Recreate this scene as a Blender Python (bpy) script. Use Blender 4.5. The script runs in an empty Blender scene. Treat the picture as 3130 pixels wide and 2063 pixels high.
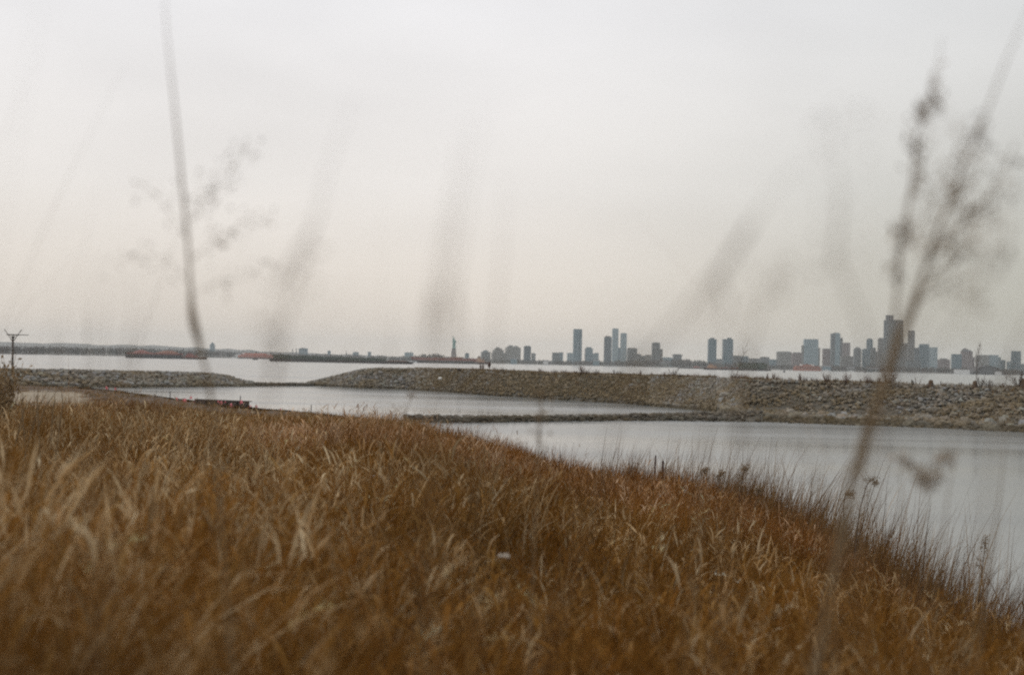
import bpy, math, random
import numpy as np
from mathutils import Vector, Matrix

random.seed(7)
RNG = np.random.default_rng(11)
SC = bpy.context.scene
COL = SC.collection
PI = math.pi
sin, cos = math.sin, math.cos

# ------------------------------------------------------------------ camera
EYE = 5.0
FPX = 4347.0                                  # 50 mm lens in 3130-px units
ROLL = math.atan(0.0213)
PITCH = math.atan(76.3 / FPX) * cos(ROLL)
Fw = Vector((0, cos(PITCH), sin(PITCH)))
R0 = Vector((1, 0, 0)); U0 = Vector((0, -sin(PITCH), cos(PITCH)))
Rt = R0 * cos(ROLL) + U0 * sin(ROLL)
Up = -R0 * sin(ROLL) + U0 * cos(ROLL)
CAM = Vector((0, 0, EYE))
cd = bpy.data.cameras.new('camera'); cam = bpy.data.objects.new('camera', cd); COL.objects.link(cam)
M = Matrix((Rt, Up, -Fw)).transposed().to_4x4(); M.translation = CAM
cam.matrix_world = M
cd.lens = 50; cd.sensor_width = 36; cd.clip_start = 0.05; cd.clip_end = 40000
cd.dof.use_dof = True; cd.dof.focus_distance = 44; cd.dof.aperture_fstop = 1.9
SC.camera = cam

def ray(u, v):
    d = Fw + Rt * ((u - 1565) / FPX) + Up * (-(v - 1031.5) / FPX)
    return d / d.y
def pt(u, v, Y): return CAM + ray(u, v) * Y          # point at depth Y seen at (u, v)
def gz(u, v, z):                                      # point on height z seen at (u, v)
    d = ray(u, v); return CAM + d * ((z - EYE) / d.z)
def hor(u): return 1074.5 + 0.0213 * u
def xat(u, Y): return pt(u, hor(u), Y).x
def zat(u, v, Y): return pt(u, v, Y).z

# ------------------------------------------------------------------ materials
def rgb(c): return (c[0], c[1], c[2], 1)
def new_mat(name):
    m = bpy.data.materials.new(name); m.use_nodes = True
    nt = m.node_tree; nt.nodes.clear()
    return m, nt, nt.nodes.new('ShaderNodeOutputMaterial')
def mat(name, a, b=None, scale=1.0, rough=0.85, bump=0.0, bscale=None, metallic=0.0, detail=6):
    """principled surface whose colour wanders between a and b with a noise in object space"""
    m, nt, out = new_mat(name)
    N, L = nt.nodes.new, nt.links.new
    p = N('ShaderNodeBsdfPrincipled'); p.inputs['Roughness'].default_value = rough
    p.inputs['Metallic'].default_value = metallic
    L(p.outputs[0], out.inputs[0])
    tc = N('ShaderNodeTexCoord')
    if b is None: b = tuple(x * 0.75 for x in a)
    no = N('ShaderNodeTexNoise'); no.inputs['Scale'].default_value = scale; no.inputs['Detail'].default_value = detail
    L(tc.outputs['Object'], no.inputs['Vector'])
    cr = N('ShaderNodeValToRGB'); cr.color_ramp.elements[0].position = 0.32; cr.color_ramp.elements[1].position = 0.68
    cr.color_ramp.elements[0].color = rgb(a); cr.color_ramp.elements[1].color = rgb(b)
    L(no.outputs['Fac'], cr.inputs[0]); L(cr.outputs[0], p.inputs['Base Color'])
    if bump:
        n2 = N('ShaderNodeTexNoise'); n2.inputs['Scale'].default_value = bscale or scale * 4; n2.inputs['Detail'].default_value = 8
        L(tc.outputs['Object'], n2.inputs['Vector'])
        bp = N('ShaderNodeBump'); bp.inputs['Strength'].default_value = bump
        L(n2.outputs['Fac'], bp.inputs['Height']); L(bp.outputs[0], p.inputs['Normal'])
    return m
def leaf_mat(name, trans=0.25, gain=1.0):
    """dry plant surface: colour per blade from the mesh, thin and slightly translucent"""
    m, nt, out = new_mat(name)
    N, L = nt.nodes.new, nt.links.new
    at = N('ShaderNodeAttribute'); at.attribute_name = 'Col'
    d = N('ShaderNodeBsdfDiffuse'); t = N('ShaderNodeBsdfTranslucent'); mx = N('ShaderNodeMixShader')
    mx.inputs[0].default_value = trans
    L(at.outputs['Color'], d.inputs['Color']); L(at.outputs['Color'], t.inputs['Color'])
    L(d.outputs[0], mx.inputs[1]); L(t.outputs[0], mx.inputs[2]); L(mx.outputs[0], out.inputs[0])
    return m
def rock_mat(name):
    m, nt, out = new_mat(name)
    N, L = nt.nodes.new, nt.links.new
    p = N('ShaderNodeBsdfPrincipled'); p.inputs['Roughness'].default_value = 0.9
    at = N('ShaderNodeAttribute'); at.attribute_name = 'Col'
    ge = N('ShaderNodeNewGeometry')
    no = N('ShaderNodeTexNoise'); no.inputs['Scale'].default_value = 3.5; no.inputs['Detail'].default_value = 7
    L(ge.outputs['Position'], no.inputs['Vector'])
    mr = N('ShaderNodeMapRange'); mr.inputs['From Min'].default_value = .3; mr.inputs['From Max'].default_value = .7
    mr.inputs['To Min'].default_value = .6; mr.inputs['To Max'].default_value = 1.3
    L(no.outputs['Fac'], mr.inputs['Value'])
    mu = N('ShaderNodeMix'); mu.data_type = 'RGBA'; mu.blend_type = 'MULTIPLY'; mu.inputs[0].default_value = 1
    L(at.outputs['Color'], mu.inputs[6]); L(mr.outputs[0], mu.inputs[7]); L(mu.outputs[2], p.inputs['Base Color'])
    bp = N('ShaderNodeBump'); bp.inputs['Strength'].default_value = .6; bp.inputs['Distance'].default_value = .05
    L(no.outputs['Fac'], bp.inputs['Height']); L(bp.outputs[0], p.inputs['Normal'])
    L(p.outputs[0], out.inputs[0])
    return m
def facade(name, wall, glass, floor=3.6, bay=4.0, gfrac=0.55, rough=0.5):
    """building skin: floors and bays of dark glazing in a wall colour, patchy"""
    m, nt, out = new_mat(name)
    N, L = nt.nodes.new, nt.links.new
    p = N('ShaderNodeBsdfPrincipled'); p.inputs['Roughness'].default_value = rough
    L(p.outputs[0], out.inputs[0])
    tc = N('ShaderNodeTexCoord'); sp = N('ShaderNodeSeparateXYZ'); L(tc.outputs['Object'], sp.inputs[0])
    def frac(sock, per, thr):
        a = N('ShaderNodeMath'); a.operation = 'DIVIDE'; a.inputs[1].default_value = per; L(sock, a.inputs[0])
        f = N('ShaderNodeMath'); f.operation = 'FRACT'; L(a.outputs[0], f.inputs[0])
        g = N('ShaderNodeMath'); g.operation = 'LESS_THAN'; g.inputs[1].default_value = thr; L(f.outputs[0], g.inputs[0])
        return g.outputs[0]
    xy = N('ShaderNodeMath'); xy.operation = 'ADD'; L(sp.outputs[0], xy.inputs[0]); L(sp.outputs[1], xy.inputs[1])
    a = frac(sp.outputs[2], floor, gfrac + .1); b = frac(xy.outputs[0], bay, gfrac + .15)
    c = N('ShaderNodeMath'); c.operation = 'MULTIPLY'; L(a, c.inputs[0]); L(b, c.inputs[1])
    no = N('ShaderNodeTexNoise'); no.inputs['Scale'].default_value = .05; no.inputs['Detail'].default_value = 4
    mp = N('ShaderNodeMapping'); mp.inputs['Scale'].default_value = (2.4, 2.4, .3); L(tc.outputs['Object'], mp.inputs[0]); L(mp.outputs[0], no.inputs['Vector'])
    w = N('ShaderNodeMix'); w.data_type = 'RGBA'; L(no.outputs['Fac'], w.inputs[0])
    w.inputs[6].default_value = rgb(wall); w.inputs[7].default_value = rgb(tuple(x * .45 for x in wall))
    mx = N('ShaderNodeMix'); mx.data_type = 'RGBA'; L(c.outputs[0], mx.inputs[0]); L(w.outputs[2], mx.inputs[6])
    mx.inputs[7].default_value = rgb(glass); L(mx.outputs[2], p.inputs['Base Color'])
    return m

MT = {}
MT['grass'] = leaf_mat('dry_blades', .16)
MT['weed'] = leaf_mat('dry_weeds', .15)
MT['reed'] = mat('reed_stem', (.21, .145, .075), (.13, .085, .04), 30, .8)
MT['seed'] = mat('seed_chaff', (.29, .21, .125), (.18, .125, .07), 60, .9)
MT['sheath'] = mat('dry_leaf', (.33, .23, .12), (.20, .13, .06), 25, .8)
MT['rock'] = rock_mat('weathered_rock')
MT['core'] = mat('rubble_core', (.115, .10, .075), (.055, .05, .038), 1.6, .95, 1.0, 3)
MT['timber'] = mat('old_timber', (.055, .04, .032), (.028, .02, .017), 6, .9, .4, 20)
MT['post'] = mat('weathered_post', (.085, .05, .045), (.05, .03, .028), 9, .9, .3, 30)
MT['greywood'] = mat('grey_wood', (.14, .115, .095), (.08, .065, .055), 5, .9, .3, 20)
MT['pink'] = mat('pink_tape', (.92, .30, .32), (.80, .20, .24), 8, .6)
MT['dome'] = mat('rusty_dome', (.15, .095, .055), (.075, .05, .032), 5, .9, .6, 18)
MT['twig'] = mat('twig_bark', (.11, .068, .045), (.065, .04, .028), 8, .9)
MT['redtwig'] = mat('red_twig_bark', (.15, .075, .045), (.09, .048, .03), 8, .9)
MT['hullgrey'] = mat('hull_grey', (.035, .038, .042), (.06, .058, .055), .15, .6)
MT['hullblack'] = mat('hull_black', (.030, .022, .022), (.05, .036, .033), .15, .6)
MT['hullred'] = mat('hull_red', (.29, .10, .08), (.20, .075, .06), .12, .6)
MT['rust'] = mat('rusty_deck', (.28, .13, .085), (.16, .075, .05), .3, .8)
MT['green'] = mat('green_side', (.040, .062, .048), (.062, .078, .055), .06, .6)
MT['greenbox'] = mat('green_ribbed', (.052, .080, .045), (.035, .055, .034), .2, .6)
MT['orange'] = mat('ferry_orange', (.40, .135, .075), (.32, .115, .07), .1, .5)
MT['salmon'] = mat('salmon_red', (.60, .20, .13), (.50, .16, .11), .1, .5)
MT['tan'] = mat('tan_paint', (.46, .29, .18), (.38, .22, .14), .4, .6)
MT['white'] = mat('white_paint', (.72, .72, .70), (.60, .60, .58), .4, .5)
MT['glassdark'] = mat('dark_glass', (.03, .035, .04), (.05, .055, .06), 1, .2)
MT['copper'] = mat('green_copper', (.20, .40, .35), (.14, .31, .28), .15, .7, .4, .6)
MT['gold'] = mat('torch_gold', (.55, .42, .18), (.45, .33, .12), 1, .4)
MT['stone'] = mat('pedestal_stone', (.26, .23, .21), (.19, .17, .16), .12, .9)
MT['roof'] = mat('roof_plant', (.13, .13, .135), (.09, .09, .095), .1, .8)
MT['foam'] = mat('foam', (.78, .80, .80), (.6, .63, .64), .5, .8)
MT['paper'] = mat('pale_leaf', (.44, .39, .33), (.34, .29, .23), 30, .8)
FA = {
 'blue': facade('blue_grey_skin', (.10, .22, .275), (.045, .115, .155)),
 'teal': facade('teal_glass_skin', (.045, .155, .20), (.018, .075, .11), gfrac=.6, rough=.3),
 'deep': facade('deep_teal_skin', (.025, .085, .115), (.012, .045, .07), gfrac=.6, rough=.3),
 'pale': facade('pale_skin', (.24, .35, .38), (.11, .205, .25)),
 'warm': facade('warm_grey_skin', (.22, .215, .185), (.10, .11, .10)),
 'grey': facade('grey_skin', (.085, .118, .122), (.036, .058, .068)),
 'dark': facade('dark_skin', (.075, .075, .075), (.04, .045, .05)),
 'red': facade('brick_skin', (.19, .125, .11), (.09, .07, .07)),
 'olive': facade('olive_grey_skin', (.115, .11, .09), (.06, .06, .052)),
}

# ------------------------------------------------------------------ object helpers
def tag(o, label=None, cat=None, group=None, kind=None):
    if label: o['label'] = label
    if cat: o['category'] = cat
    if group: o['group'] = group
    if kind: o['kind'] = kind
    return o
def thing(name, label, cat, loc=(0, 0, 0), rz=0.0, group=None):
    o = bpy.data.objects.new(name, None); COL.objects.link(o)
    o.empty_display_size = .3; o.location = loc; o.rotation_euler = (0, 0, rz)
    return tag(o, label, cat, group)
def link(o, parent=None):
    COL.objects.link(o)
    if parent is not None: o.parent = parent
    return o
class MB:
    def __init__(s): s.v = []; s.f = []
    def add(s, vs, fs):
        n = len(s.v); s.v += [tuple(v) for v in vs]; s.f += [tuple(i + n for i in f) for f in fs]; return s
    def box(s, x0, x1, y0, y1, z0, z1, taper=1.0):
        cx, cy = (x0 + x1) / 2, (y0 + y1) / 2
        q = lambda x, y: (cx + (x - cx) * taper, cy + (y - cy) * taper, z1)
        vs = [(x0, y0, z0), (x1, y0, z0), (x1, y1, z0), (x0, y1, z0), q(x0, y0), q(x1, y0), q(x1, y1), q(x0, y1)]
        return s.add(vs, [(0, 3, 2, 1), (4, 5, 6, 7), (0, 1, 5, 4), (1, 2, 6, 5), (2, 3, 7, 6), (3, 0, 4, 7)])
    def tube(s, pts, rad, n=6, cap=True):
        pts = [Vector(p) for p in pts]; m = len(pts)
        if not hasattr(rad, '__len__'): rad = [rad] * m
        vs = []; ref = Vector((0.31, 0.77, 0.12)).normalized()
        for i, p in enumerate(pts):
            t = (pts[min(i + 1, m - 1)] - pts[max(i - 1, 0)]).normalized()
            a = t.cross(ref)
            if a.length < 1e-3: a = t.cross(Vector((1, 0, 0)))
            a.normalize(); b = t.cross(a)
            for k in range(n):
                w = 2 * PI * k / n
                vs.append(p + (a * cos(w) + b * sin(w)) * rad[i])
        fs = [(i * n + k, i * n + (k + 1) % n, (i + 1) * n + (k + 1) % n, (i + 1) * n + k) for i in range(m - 1) for k in range(n)]
        if cap: fs += [tuple(range(n))[::-1], tuple(range((m - 1) * n, m * n))]
        return s.add(vs, fs)
    def lathe(s, prof, n=12, cx=0, cy=0, sx=1, sy=1):
        vs = []; m = len(prof)
        for r, z in prof:
            for k in range(n):
                w = 2 * PI * k / n; vs.append((cx + r * sx * cos(w), cy + r * sy * sin(w), z))
        fs = [(i * n + k, i * n + (k + 1) % n, (i + 1) * n + (k + 1) % n, (i + 1) * n + k) for i in range(m - 1) for k in range(n)]
        fs += [tuple(range(n))[::-1], tuple(range((m - 1) * n, m * n))]
        return s.add(vs, fs)
    def quad(s, p, a, b):
        p, a, b = Vector(p), Vector(a), Vector(b)
        return s.add([p - a - b, p + a - b, p + a + b, p - a + b], [(0, 1, 2, 3)])
    def mesh(s, name, m, smooth=False):
        me = bpy.data.meshes.new(name); me.from_pydata(s.v, [], s.f); me.update()
        if m is not None: me.materials.append(m)
        if smooth: me.polygons.foreach_set('use_smooth', [True] * len(me.polygons))
        return me
    def build(s, name, m, parent=None, smooth=False):
        return link(bpy.data.objects.new(name, s.mesh(name, m, smooth)), parent)
def copy_tree(o, parent=None):
    c = o.copy(); COL.objects.link(c)
    if parent is not None: c.parent = parent
    for ch in list(o.children): copy_tree(ch, c)
    return c
def np_mesh(name, V, Fq, m, col=None, smooth=False):
    """V (n,3), Fq (k,3|4) numpy -> mesh with optional per-vertex colour 'Col'"""
    me = bpy.data.meshes.new(name); n, k, q = len(V), len(Fq), Fq.shape[1]
    me.vertices.add(n); me.vertices.foreach_set('co', np.ascontiguousarray(V, np.float32).ravel())
    me.loops.add(k * q); me.loops.foreach_set('vertex_index', np.ascontiguousarray(Fq, np.int32).ravel())
    me.polygons.add(k); me.polygons.foreach_set('loop_start', np.arange(0, k * q, q, dtype=np.int32))
    me.update(calc_edges=True)
    if col is not None:
        a = me.attributes.new('Col', 'FLOAT_COLOR', 'POINT')
        c4 = np.ones((n, 4), np.float32); c4[:, :3] = col; a.data.foreach_set('color', c4.ravel())
    me.polygons.foreach_set('use_smooth', np.full(k, smooth))
    if m is not None: me.materials.append(m)
    return me
def np_obj(name, V, Fq, m, col=None, parent=None, smooth=False):
    return link(bpy.data.objects.new(name, np_mesh(name, V, Fq, m, col, smooth)), parent)

def vnoise(x, y, seed=0):
    """smooth value noise, numpy"""
    x = np.asarray(x, float); y = np.asarray(y, float)
    xi = np.floor(x).astype(np.int64); yi = np.floor(y).astype(np.int64); fx = x - xi; fy = y - yi
    def h(a, b):
        n = (a * 374761393 + b * 668265263 + seed * 974711) & 0x7fffffff
        n = ((n ^ (n >> 13)) * 1274126177) & 0x7fffffff
        return ((n ^ (n >> 16)) & 0xffff) / 65535.0
    sx = fx * fx * (3 - 2 * fx); sy = fy * fy * (3 - 2 * fy)
    return (h(xi, yi) * (1 - sx) + h(xi + 1, yi) * sx) * (1 - sy) + (h(xi, yi + 1) * (1 - sx) + h(xi + 1, yi + 1) * sx) * sy

# ------------------------------------------------------------------ terrain of the near land
SHORE = [(9.5, -60), (8.7, 5), (8.3, 22), (8.5, 31), (8.4, 44), (5.0, 54), (1.6, 67), (-3.9, 88), (-6.5, 112),
         (-16, 128), (-27, 145), (-38, 164), (-50, 188), (-62, 209), (-82, 220), (-260, 232)]
LAND = SHORE + [(-260, -60)]
def shore_dist(X, Y):
    X = np.asarray(X, float); Y = np.asarray(Y, float)
    D = np.full(X.shape, 1e9); ins = np.zeros(X.shape, bool)
    n = len(LAND)
    for i in range(n):
        ax, ay = LAND[i]; bx, by = LAND[(i + 1) % n]
        if i < len(SHORE) - 1:
            t = np.clip(((X - ax) * (bx - ax) + (Y - ay) * (by - ay)) / ((bx - ax) ** 2 + (by - ay) ** 2), 0, 1)
            D = np.minimum(D, np.hypot(X - ax - t * (bx - ax), Y - ay - t * (by - ay)))
        c = ((ay > Y) != (by > Y)) & (X < (bx - ax) * (Y - ay) / (by - ay + 1e-12) + ax)
        ins ^= c
    return np.where(ins, D, -D)
def ground_z(X, Y):
    X = np.asarray(X, float); Y = np.asarray(Y, float)
    s = shore_dist(X, Y) + (vnoise(X * .25, Y * .25, 3) - .5) * 1.2
    zc = np.interp(Y, [-60, 0, 4, 10, 20, 35, 60, 100, 150, 230], [3.3, 3.4, 3.38, 3.06, 2.42, 1.58, .95, .45, .3, .32])
    zl = np.interp(Y, [-60, 0, 4, 10, 20, 35, 60, 80, 100, 150, 230], [3.3, 3.42, 3.42, 3.22, 2.92, 2.52, 1.62, .95, .45, .3, .32])
    k = np.clip((.06 - X / np.maximum(Y, 4)) / .16, 0, 1); k = k * k * (3 - 2 * k); zc = zc * (1 - k) + zl * k
    zc = zc + .95 * np.exp(-((X + 21.3) / 3.3) ** 2 - ((Y - 80) / 15) ** 2)
    zc = zc + (vnoise(X * .12, Y * .12, 5) - .5) * .35 + (vnoise(X * .6, Y * .6, 6) - .5) * .14
    slope = np.interp(Y, [0, 45, 90, 140], [.42, .38, .16, .07])
    sl = s * slope
    k = .35
    z = -np.log(np.exp(-np.clip(sl, -3, 9) / k) + np.exp(-zc / k)) * k
    return np.where(s < 0, np.maximum(s * .25, -2.6), np.maximum(z, 0.0))
def gzz(x, y): return float(ground_z(np.array([x]), np.array([y]))[0])
def sand_mask(X, Y):
    # bare sandy clearing far down on the land side
    cx, cy = -49.5, 152
    t = ((X + .33 * (Y - cy) - cx) / 5.2) ** 2 + ((Y - cy) / 31) ** 2
    return t + (vnoise(X * .5, Y * .2, 9) - .5) * 1.3 < .9

gx = np.concatenate([np.linspace(-260, -110, 20)[:-1], np.linspace(-110, 24, 260), np.linspace(24, 60, 8)[1:]])
gy = np.concatenate([np.linspace(-60, -6, 12)[:-1], np.linspace(-6, 60, 150), np.linspace(60, 236, 170)[1:]])
GX, GY = np.meshgrid(gx, gy); GZ = ground_z(GX, GY)
nx, ny = len(gx), len(gy)
idx = np.arange(nx * ny).reshape(ny, nx)
GF = np.stack([idx[:-1, :-1], idx[:-1, 1:], idx[1:, 1:], idx[1:, :-1]], -1).reshape(-1, 4)
sm = sand_mask(GX, GY)
litter = np.array([.085, .052, .026]); sandc = np.array([.29, .235, .16]); mud = np.array([.075, .065, .048])
gcol = np.where(sm[..., None], sandc, litter)
gcol = np.where((shore_dist(GX, GY) < .9)[..., None] & ~sm[..., None], mud, gcol)
ground = np_obj('ground', np.stack([GX, GY, GZ], -1).reshape(-1, 3), GF, MT['rock'], gcol.reshape(-1, 3), smooth=True)
tag(ground, kind='structure')

# sea bed and far land carry on to the horizon under and behind the water
sb = MB(); sb.box(-14000, 14000, -400, 15000, -3.4, -3.0).build('sea_bed', MT['core'])
tag(bpy.data.objects['sea_bed'], kind='structure')

# ------------------------------------------------------------------ water
def water_mat():
    m, nt, out = new_mat('water'); N, L = nt.nodes.new, nt.links.new
    p = N('ShaderNodeBsdfPrincipled'); p.inputs['Base Color'].default_value = (.125, .135, .132, 1)
    p.inputs['Roughness'].default_value = .18; p.inputs['IOR'].default_value = 1.45
    tc = N('ShaderNodeTexCoord')
    def nz(sx, sy, det):
        mp = N('ShaderNodeMapping'); mp.inputs['Scale'].default_value = (sx, sy, 1); L(tc.outputs['Object'], mp.inputs[0])
        n = N('ShaderNodeTexNoise'); n.inputs['Scale'].default_value = 1; n.inputs['Detail'].default_value = det
        L(mp.outputs[0], n.inputs['Vector']); return n.outputs['Fac']
    a = nz(1.6, 4.5, 3); b = nz(.10, .035, 3)
    mr = N('ShaderNodeMapRange'); mr.inputs['From Min'].default_value = .35; mr.inputs['From Max'].default_value = .65
    mr.inputs['To Min'].default_value = .15; mr.inputs['To Max'].default_value = 1.0; L(b, mr.inputs['Value'])
    mu = N('ShaderNodeMath'); mu.operation = 'MULTIPLY'; L(a, mu.inputs[0]); L(mr.outputs[0], mu.inputs[1])
    bp = N('ShaderNodeBump'); bp.inputs['Strength'].default_value = .12; bp.inputs['Distance'].default_value = .05
    L(mu.outputs[0], bp.inputs['Height']); L(bp.outputs[0], p.inputs['Normal']); L(p.outputs[0], out.inputs[0])
    r2 = N('ShaderNodeMapRange'); r2.inputs['From Min'].default_value = .35; r2.inputs['From Max'].default_value = .65; r2.inputs['To Min'].default_value = .11; r2.inputs['To Max'].default_value = .24
    L(nz(.012, .06, 4), r2.inputs['Value']); L(r2.outputs[0], p.inputs['Roughness'])
    return m
w = MB(); w.add([(-13000, -350, 0), (13000, -350, 0), (13000, 13500, 0), (-13000, 13500, 0)], [(0, 1, 2, 3)])
tag(w.build('water', water_mat()), kind='structure')

# ------------------------------------------------------------------ dry grass (nobody could count it)
def blades(root, h, az, lean, curl, width, faz, nseg, prof=None):
    N = len(root); t = np.linspace(0, 1, nseg + 1)
    th = lean[:, None] + curl[:, None] * t[None, :] ** 1.6
    seg = (h / nseg)[:, None]
    dz = np.cos(th[:, :-1]) * seg; dh = np.sin(th[:, :-1]) * seg
    H = np.concatenate([np.zeros((N, 1)), np.cumsum(dh, 1)], 1); Z = np.concatenate([np.zeros((N, 1)), np.cumsum(dz, 1)], 1)
    P = np.stack([root[:, None, 0] + H * np.cos(az)[:, None], root[:, None, 1] + H * np.sin(az)[:, None], root[:, None, 2] + Z], -1)
    if prof is None: prof = 1 - .85 * t ** 1.5
    tw = faz[:, None] + (t * 1.2)[None, :] * (1 if nseg > 3 else .3)
    S = np.stack([np.cos(tw), np.sin(tw), np.zeros_like(tw)], -1) * (width[:, None] * prof[None, :] * .5)[..., None]
    V = np.stack([P - S, P + S], 2).reshape(-1, 3)
    b = (np.arange(N) * (nseg + 1) * 2)[:, None] + (np.arange(nseg) * 2)[None, :]
    F = np.stack([b, b + 1, b + 3, b + 2], -1).reshape(-1, 4)
    return V, F, P
def join(parts):
    V, F, C, o = [], [], [], 0
    for v, f, c in parts:
        V.append(v); F.append(f + o); C.append(c); o += len(v)
    return np.concatenate(V), np.concatenate(F), np.concatenate(C)
def scatter(n, y0, y1, p=1.0, margin=1.18):
    """random land points inside a widened view wedge, denser near the front"""
    y = (y0 ** (1 + p) + RNG.random(n) * (y1 ** (1 + p) - y0 ** (1 + p))) ** (1 / (1 + p))
    x = (RNG.random(n) * 2 - 1) * (.36 * y * margin + .6)
    s = shore_dist(x, y) + (vnoise(x * .7, y * .7, 21) - .5) * 1.6
    ok = (s > .15) & ~sand_mask(x, y)
    return x[ok], y[ok], s[ok]
def palette(n, cols, weights):
    c = np.array(cols)[RNG.choice(len(cols), n, p=np.array(weights) / sum(weights))]
    return c * (0.75 + .5 * RNG.random((n, 1)))
BROWN = [(.215, .092, .021), (.16, .064, .013), (.285, .135, .035), (.085, .034, .008), (.33, .185, .065)]
BW = [5, 4, 3, 2.5, .9]
PALE = [(.47, .325, .195), (.36, .225, .12), (.62, .49, .345), (.26, .145, .06)]
PW = [3, 3, 1.4, 2]
OLIVE = [(.27, .20, .085), (.22, .165, .085), (.31, .21, .09), (.17, .135, .075)]
LEAFP = np.array([.35, .9, 1.0, .75, .45, .1])
LEAFP6 = np.array([.35, .8, 1.0, .9, .7, .4, .08])
grass_parts = []
def tint(x, y, c):
    g = vnoise(x * .10, y * .06, 41)[:, None]; k = vnoise(x * .8, y * .35, 42)[:, None]
    return c * (.60 + .75 * k) * np.where(g > .5, np.array([[1.0, 1.03, .95]]), np.array([[1.03, .97, .95]]))
def tussocks(nc, per, y0, y1, R, hmin, hmax, w, nseg, cols, cw, curl, prof=None, pick=None, splay=.45, hair=.2, wind=.05, p=1.0, up=None):
    """blades in tussocks: each springs from a centre, splays outwards and has its own height and shade"""
    cx, cy, s = scatter(nc, y0, y1, p)
    if pick is not None:
        ok = RNG.random(len(cx)) < pick(cx, cy); cx, cy, s = cx[ok], cy[ok], s[ok]
    nc = len(cx); Rc = R[0] + (R[1] - R[0]) * RNG.random(nc); hc = (.70 + .42 * RNG.random(nc)) * (.58 + .76 * vnoise(cx * .55, cy * .3, 33)) * (.85 + .3 * vnoise(cx * .15, cy * .08, 34)); sh = .72 + .5 * RNG.random(nc)
    bias = RNG.integers(0, len(cols), nc); laz = RNG.random(nc) * 2 * PI; lln = .34 * RNG.random(nc) ** 1.3
    ci = np.repeat(np.arange(nc), per); n = len(ci)
    a = RNG.random(n) * 2 * PI; q = RNG.random(n) ** .6
    x = cx[ci] + np.cos(a) * q * Rc[ci]; y = cy[ci] + np.sin(a) * q * Rc[ci]
    sd = shore_dist(x, y); ok = sd > .05; x, y, ci, a, q, sd = x[ok], y[ok], ci[ok], a[ok], q[ok], sd[ok]; n = len(x)
    fl = np.interp(sd, [0, 1.0, 2.2, 3.6], [.42, .58, .82, 1])
    root = np.stack([x, y, ground_z(x, y) - .03], -1)
    if up is not None: root[:, 2] += (up[0] + (up[1] - up[0]) * RNG.random(n)) * hc[ci] * fl
    h = (hmin + (hmax - hmin) * RNG.random(n) ** 1.3) * (hc[ci] if up is None else 1.0) * np.interp(sd, [0, 1.2, 3], [.8, .95, 1])
    ln = .03 + splay * q * RNG.random(n) + hair * RNG.random(n) ** 2.5
    az = a + RNG.normal(0, .7, n)
    vx = np.cos(az) * ln + wind + np.cos(laz[ci]) * lln[ci]; vy = np.sin(az) * ln + np.sin(laz[ci]) * lln[ci]
    az = np.arctan2(vy, vx); ln = np.hypot(vx, vy)
    cu = curl[0] + (curl[1] - curl[0]) * RNG.random(n) ** 1.5
    wd = w[0] + (w[1] - w[0]) * RNG.random(n)
    V, F, P = blades(root, h, az, ln, cu, wd, RNG.random(n) * PI, nseg, prof)
    c = palette(n, cols, cw); own = np.array(cols)[bias[ci]]; c = (c * .55 + own * .45) * sh[ci][:, None]
    c = tint(x, y, c)
    grass_parts.append((V, F, np.repeat(c, (nseg + 1) * 2, 0))); return P, c
left = lambda x, y: np.clip(.10 + .95 * (-(x / y) + .04) / .28, .10, .95) * np.clip(vnoise(x * .35, y * .22, 55) * 2.2 - .35, .05, 1)
T = tussocks
gaps = lambda x, y: np.clip((vnoise(x * .75, y * .42, 57) - .26) * 4.5, .18, 1)
# fine brown blades
T(420, 100, 1.3, 9, (.12, .32), .55, 1.14, (.0035, .007), 5, BROWN, BW, (.1, 1.3), None, gaps)
T(46, 60, 1.7, 4.2, (.10, .26), 1.0, 1.32, (.0035, .007), 6, BROWN, BW, (.2, 1.5), None, None, .5)
T(26, 16, 1.8, 4.6, (.08, .2), 1.0, 1.36, (.010, .020), 6, PALE, PW, (.8, 2.8), LEAFP6, None, .5)
T(2100, 44, 6, 27, (.14, .38), .50, 1.14, (.006, .011), 4, BROWN, BW, (.1, 1.1), None, gaps)
T(6000, 18, 20, 68, (.18, .5), .48, 1.08, (.011, .022), 4, BROWN, BW, (.05, .8), None, gaps)
T(6500, 12, 55, 112, (.25, .7), .40, .85, (.022, .042), 3, BROWN + OLIVE, BW + [2, 2, 2, 2], (.05, .6))
T(9000, 6, 84, 215, (.3, .9), .14, .34, (.04, .08), 2, OLIVE + BROWN, [3, 3, 3, 2] + [1, 1, 1, 1, .3], (.05, .6))
# broad pale leaves curling over, mostly on the left of the field
T(420, 22, 1.6, 10, (.08, .26), .62, 1.18, (.010, .021), 6, PALE, PW, (.8, 3.0), LEAFP6, left, .4)
T(1900, 15, 8, 36, (.1, .3), .60, 1.15, (.014, .027), 5, PALE, PW, (.7, 3.0), LEAFP, left, .4)
T(1700, 10, 28, 84, (.15, .4), .50, 1.05, (.022, .042), 5, PALE, PW, (.5, 2.4), LEAFP, left, .35)
# stray pale leaves and brown curling leaves everywhere
T(900, 2, 1.7, 12, (.05, .2), .6, 1.15, (.008, .017), 6, PALE, PW, (.5, 2.8), LEAFP6, None, .4)
T(3400, 2, 10, 50, (.05, .2), .6, 1.12, (.012, .024), 5, PALE, PW, (.5, 2.6), LEAFP, None, .4)
T(420, 40, 1.6, 12, (.12, .3), .5, 1.08, (.007, .015), 6, BROWN, BW, (.9, 3.1), LEAFP6, None, .5)
T(1500, 16, 9, 40, (.15, .35), .5, 1.05, (.011, .022), 5, BROWN, BW, (.8, 2.9), LEAFP, None, .5)
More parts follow.
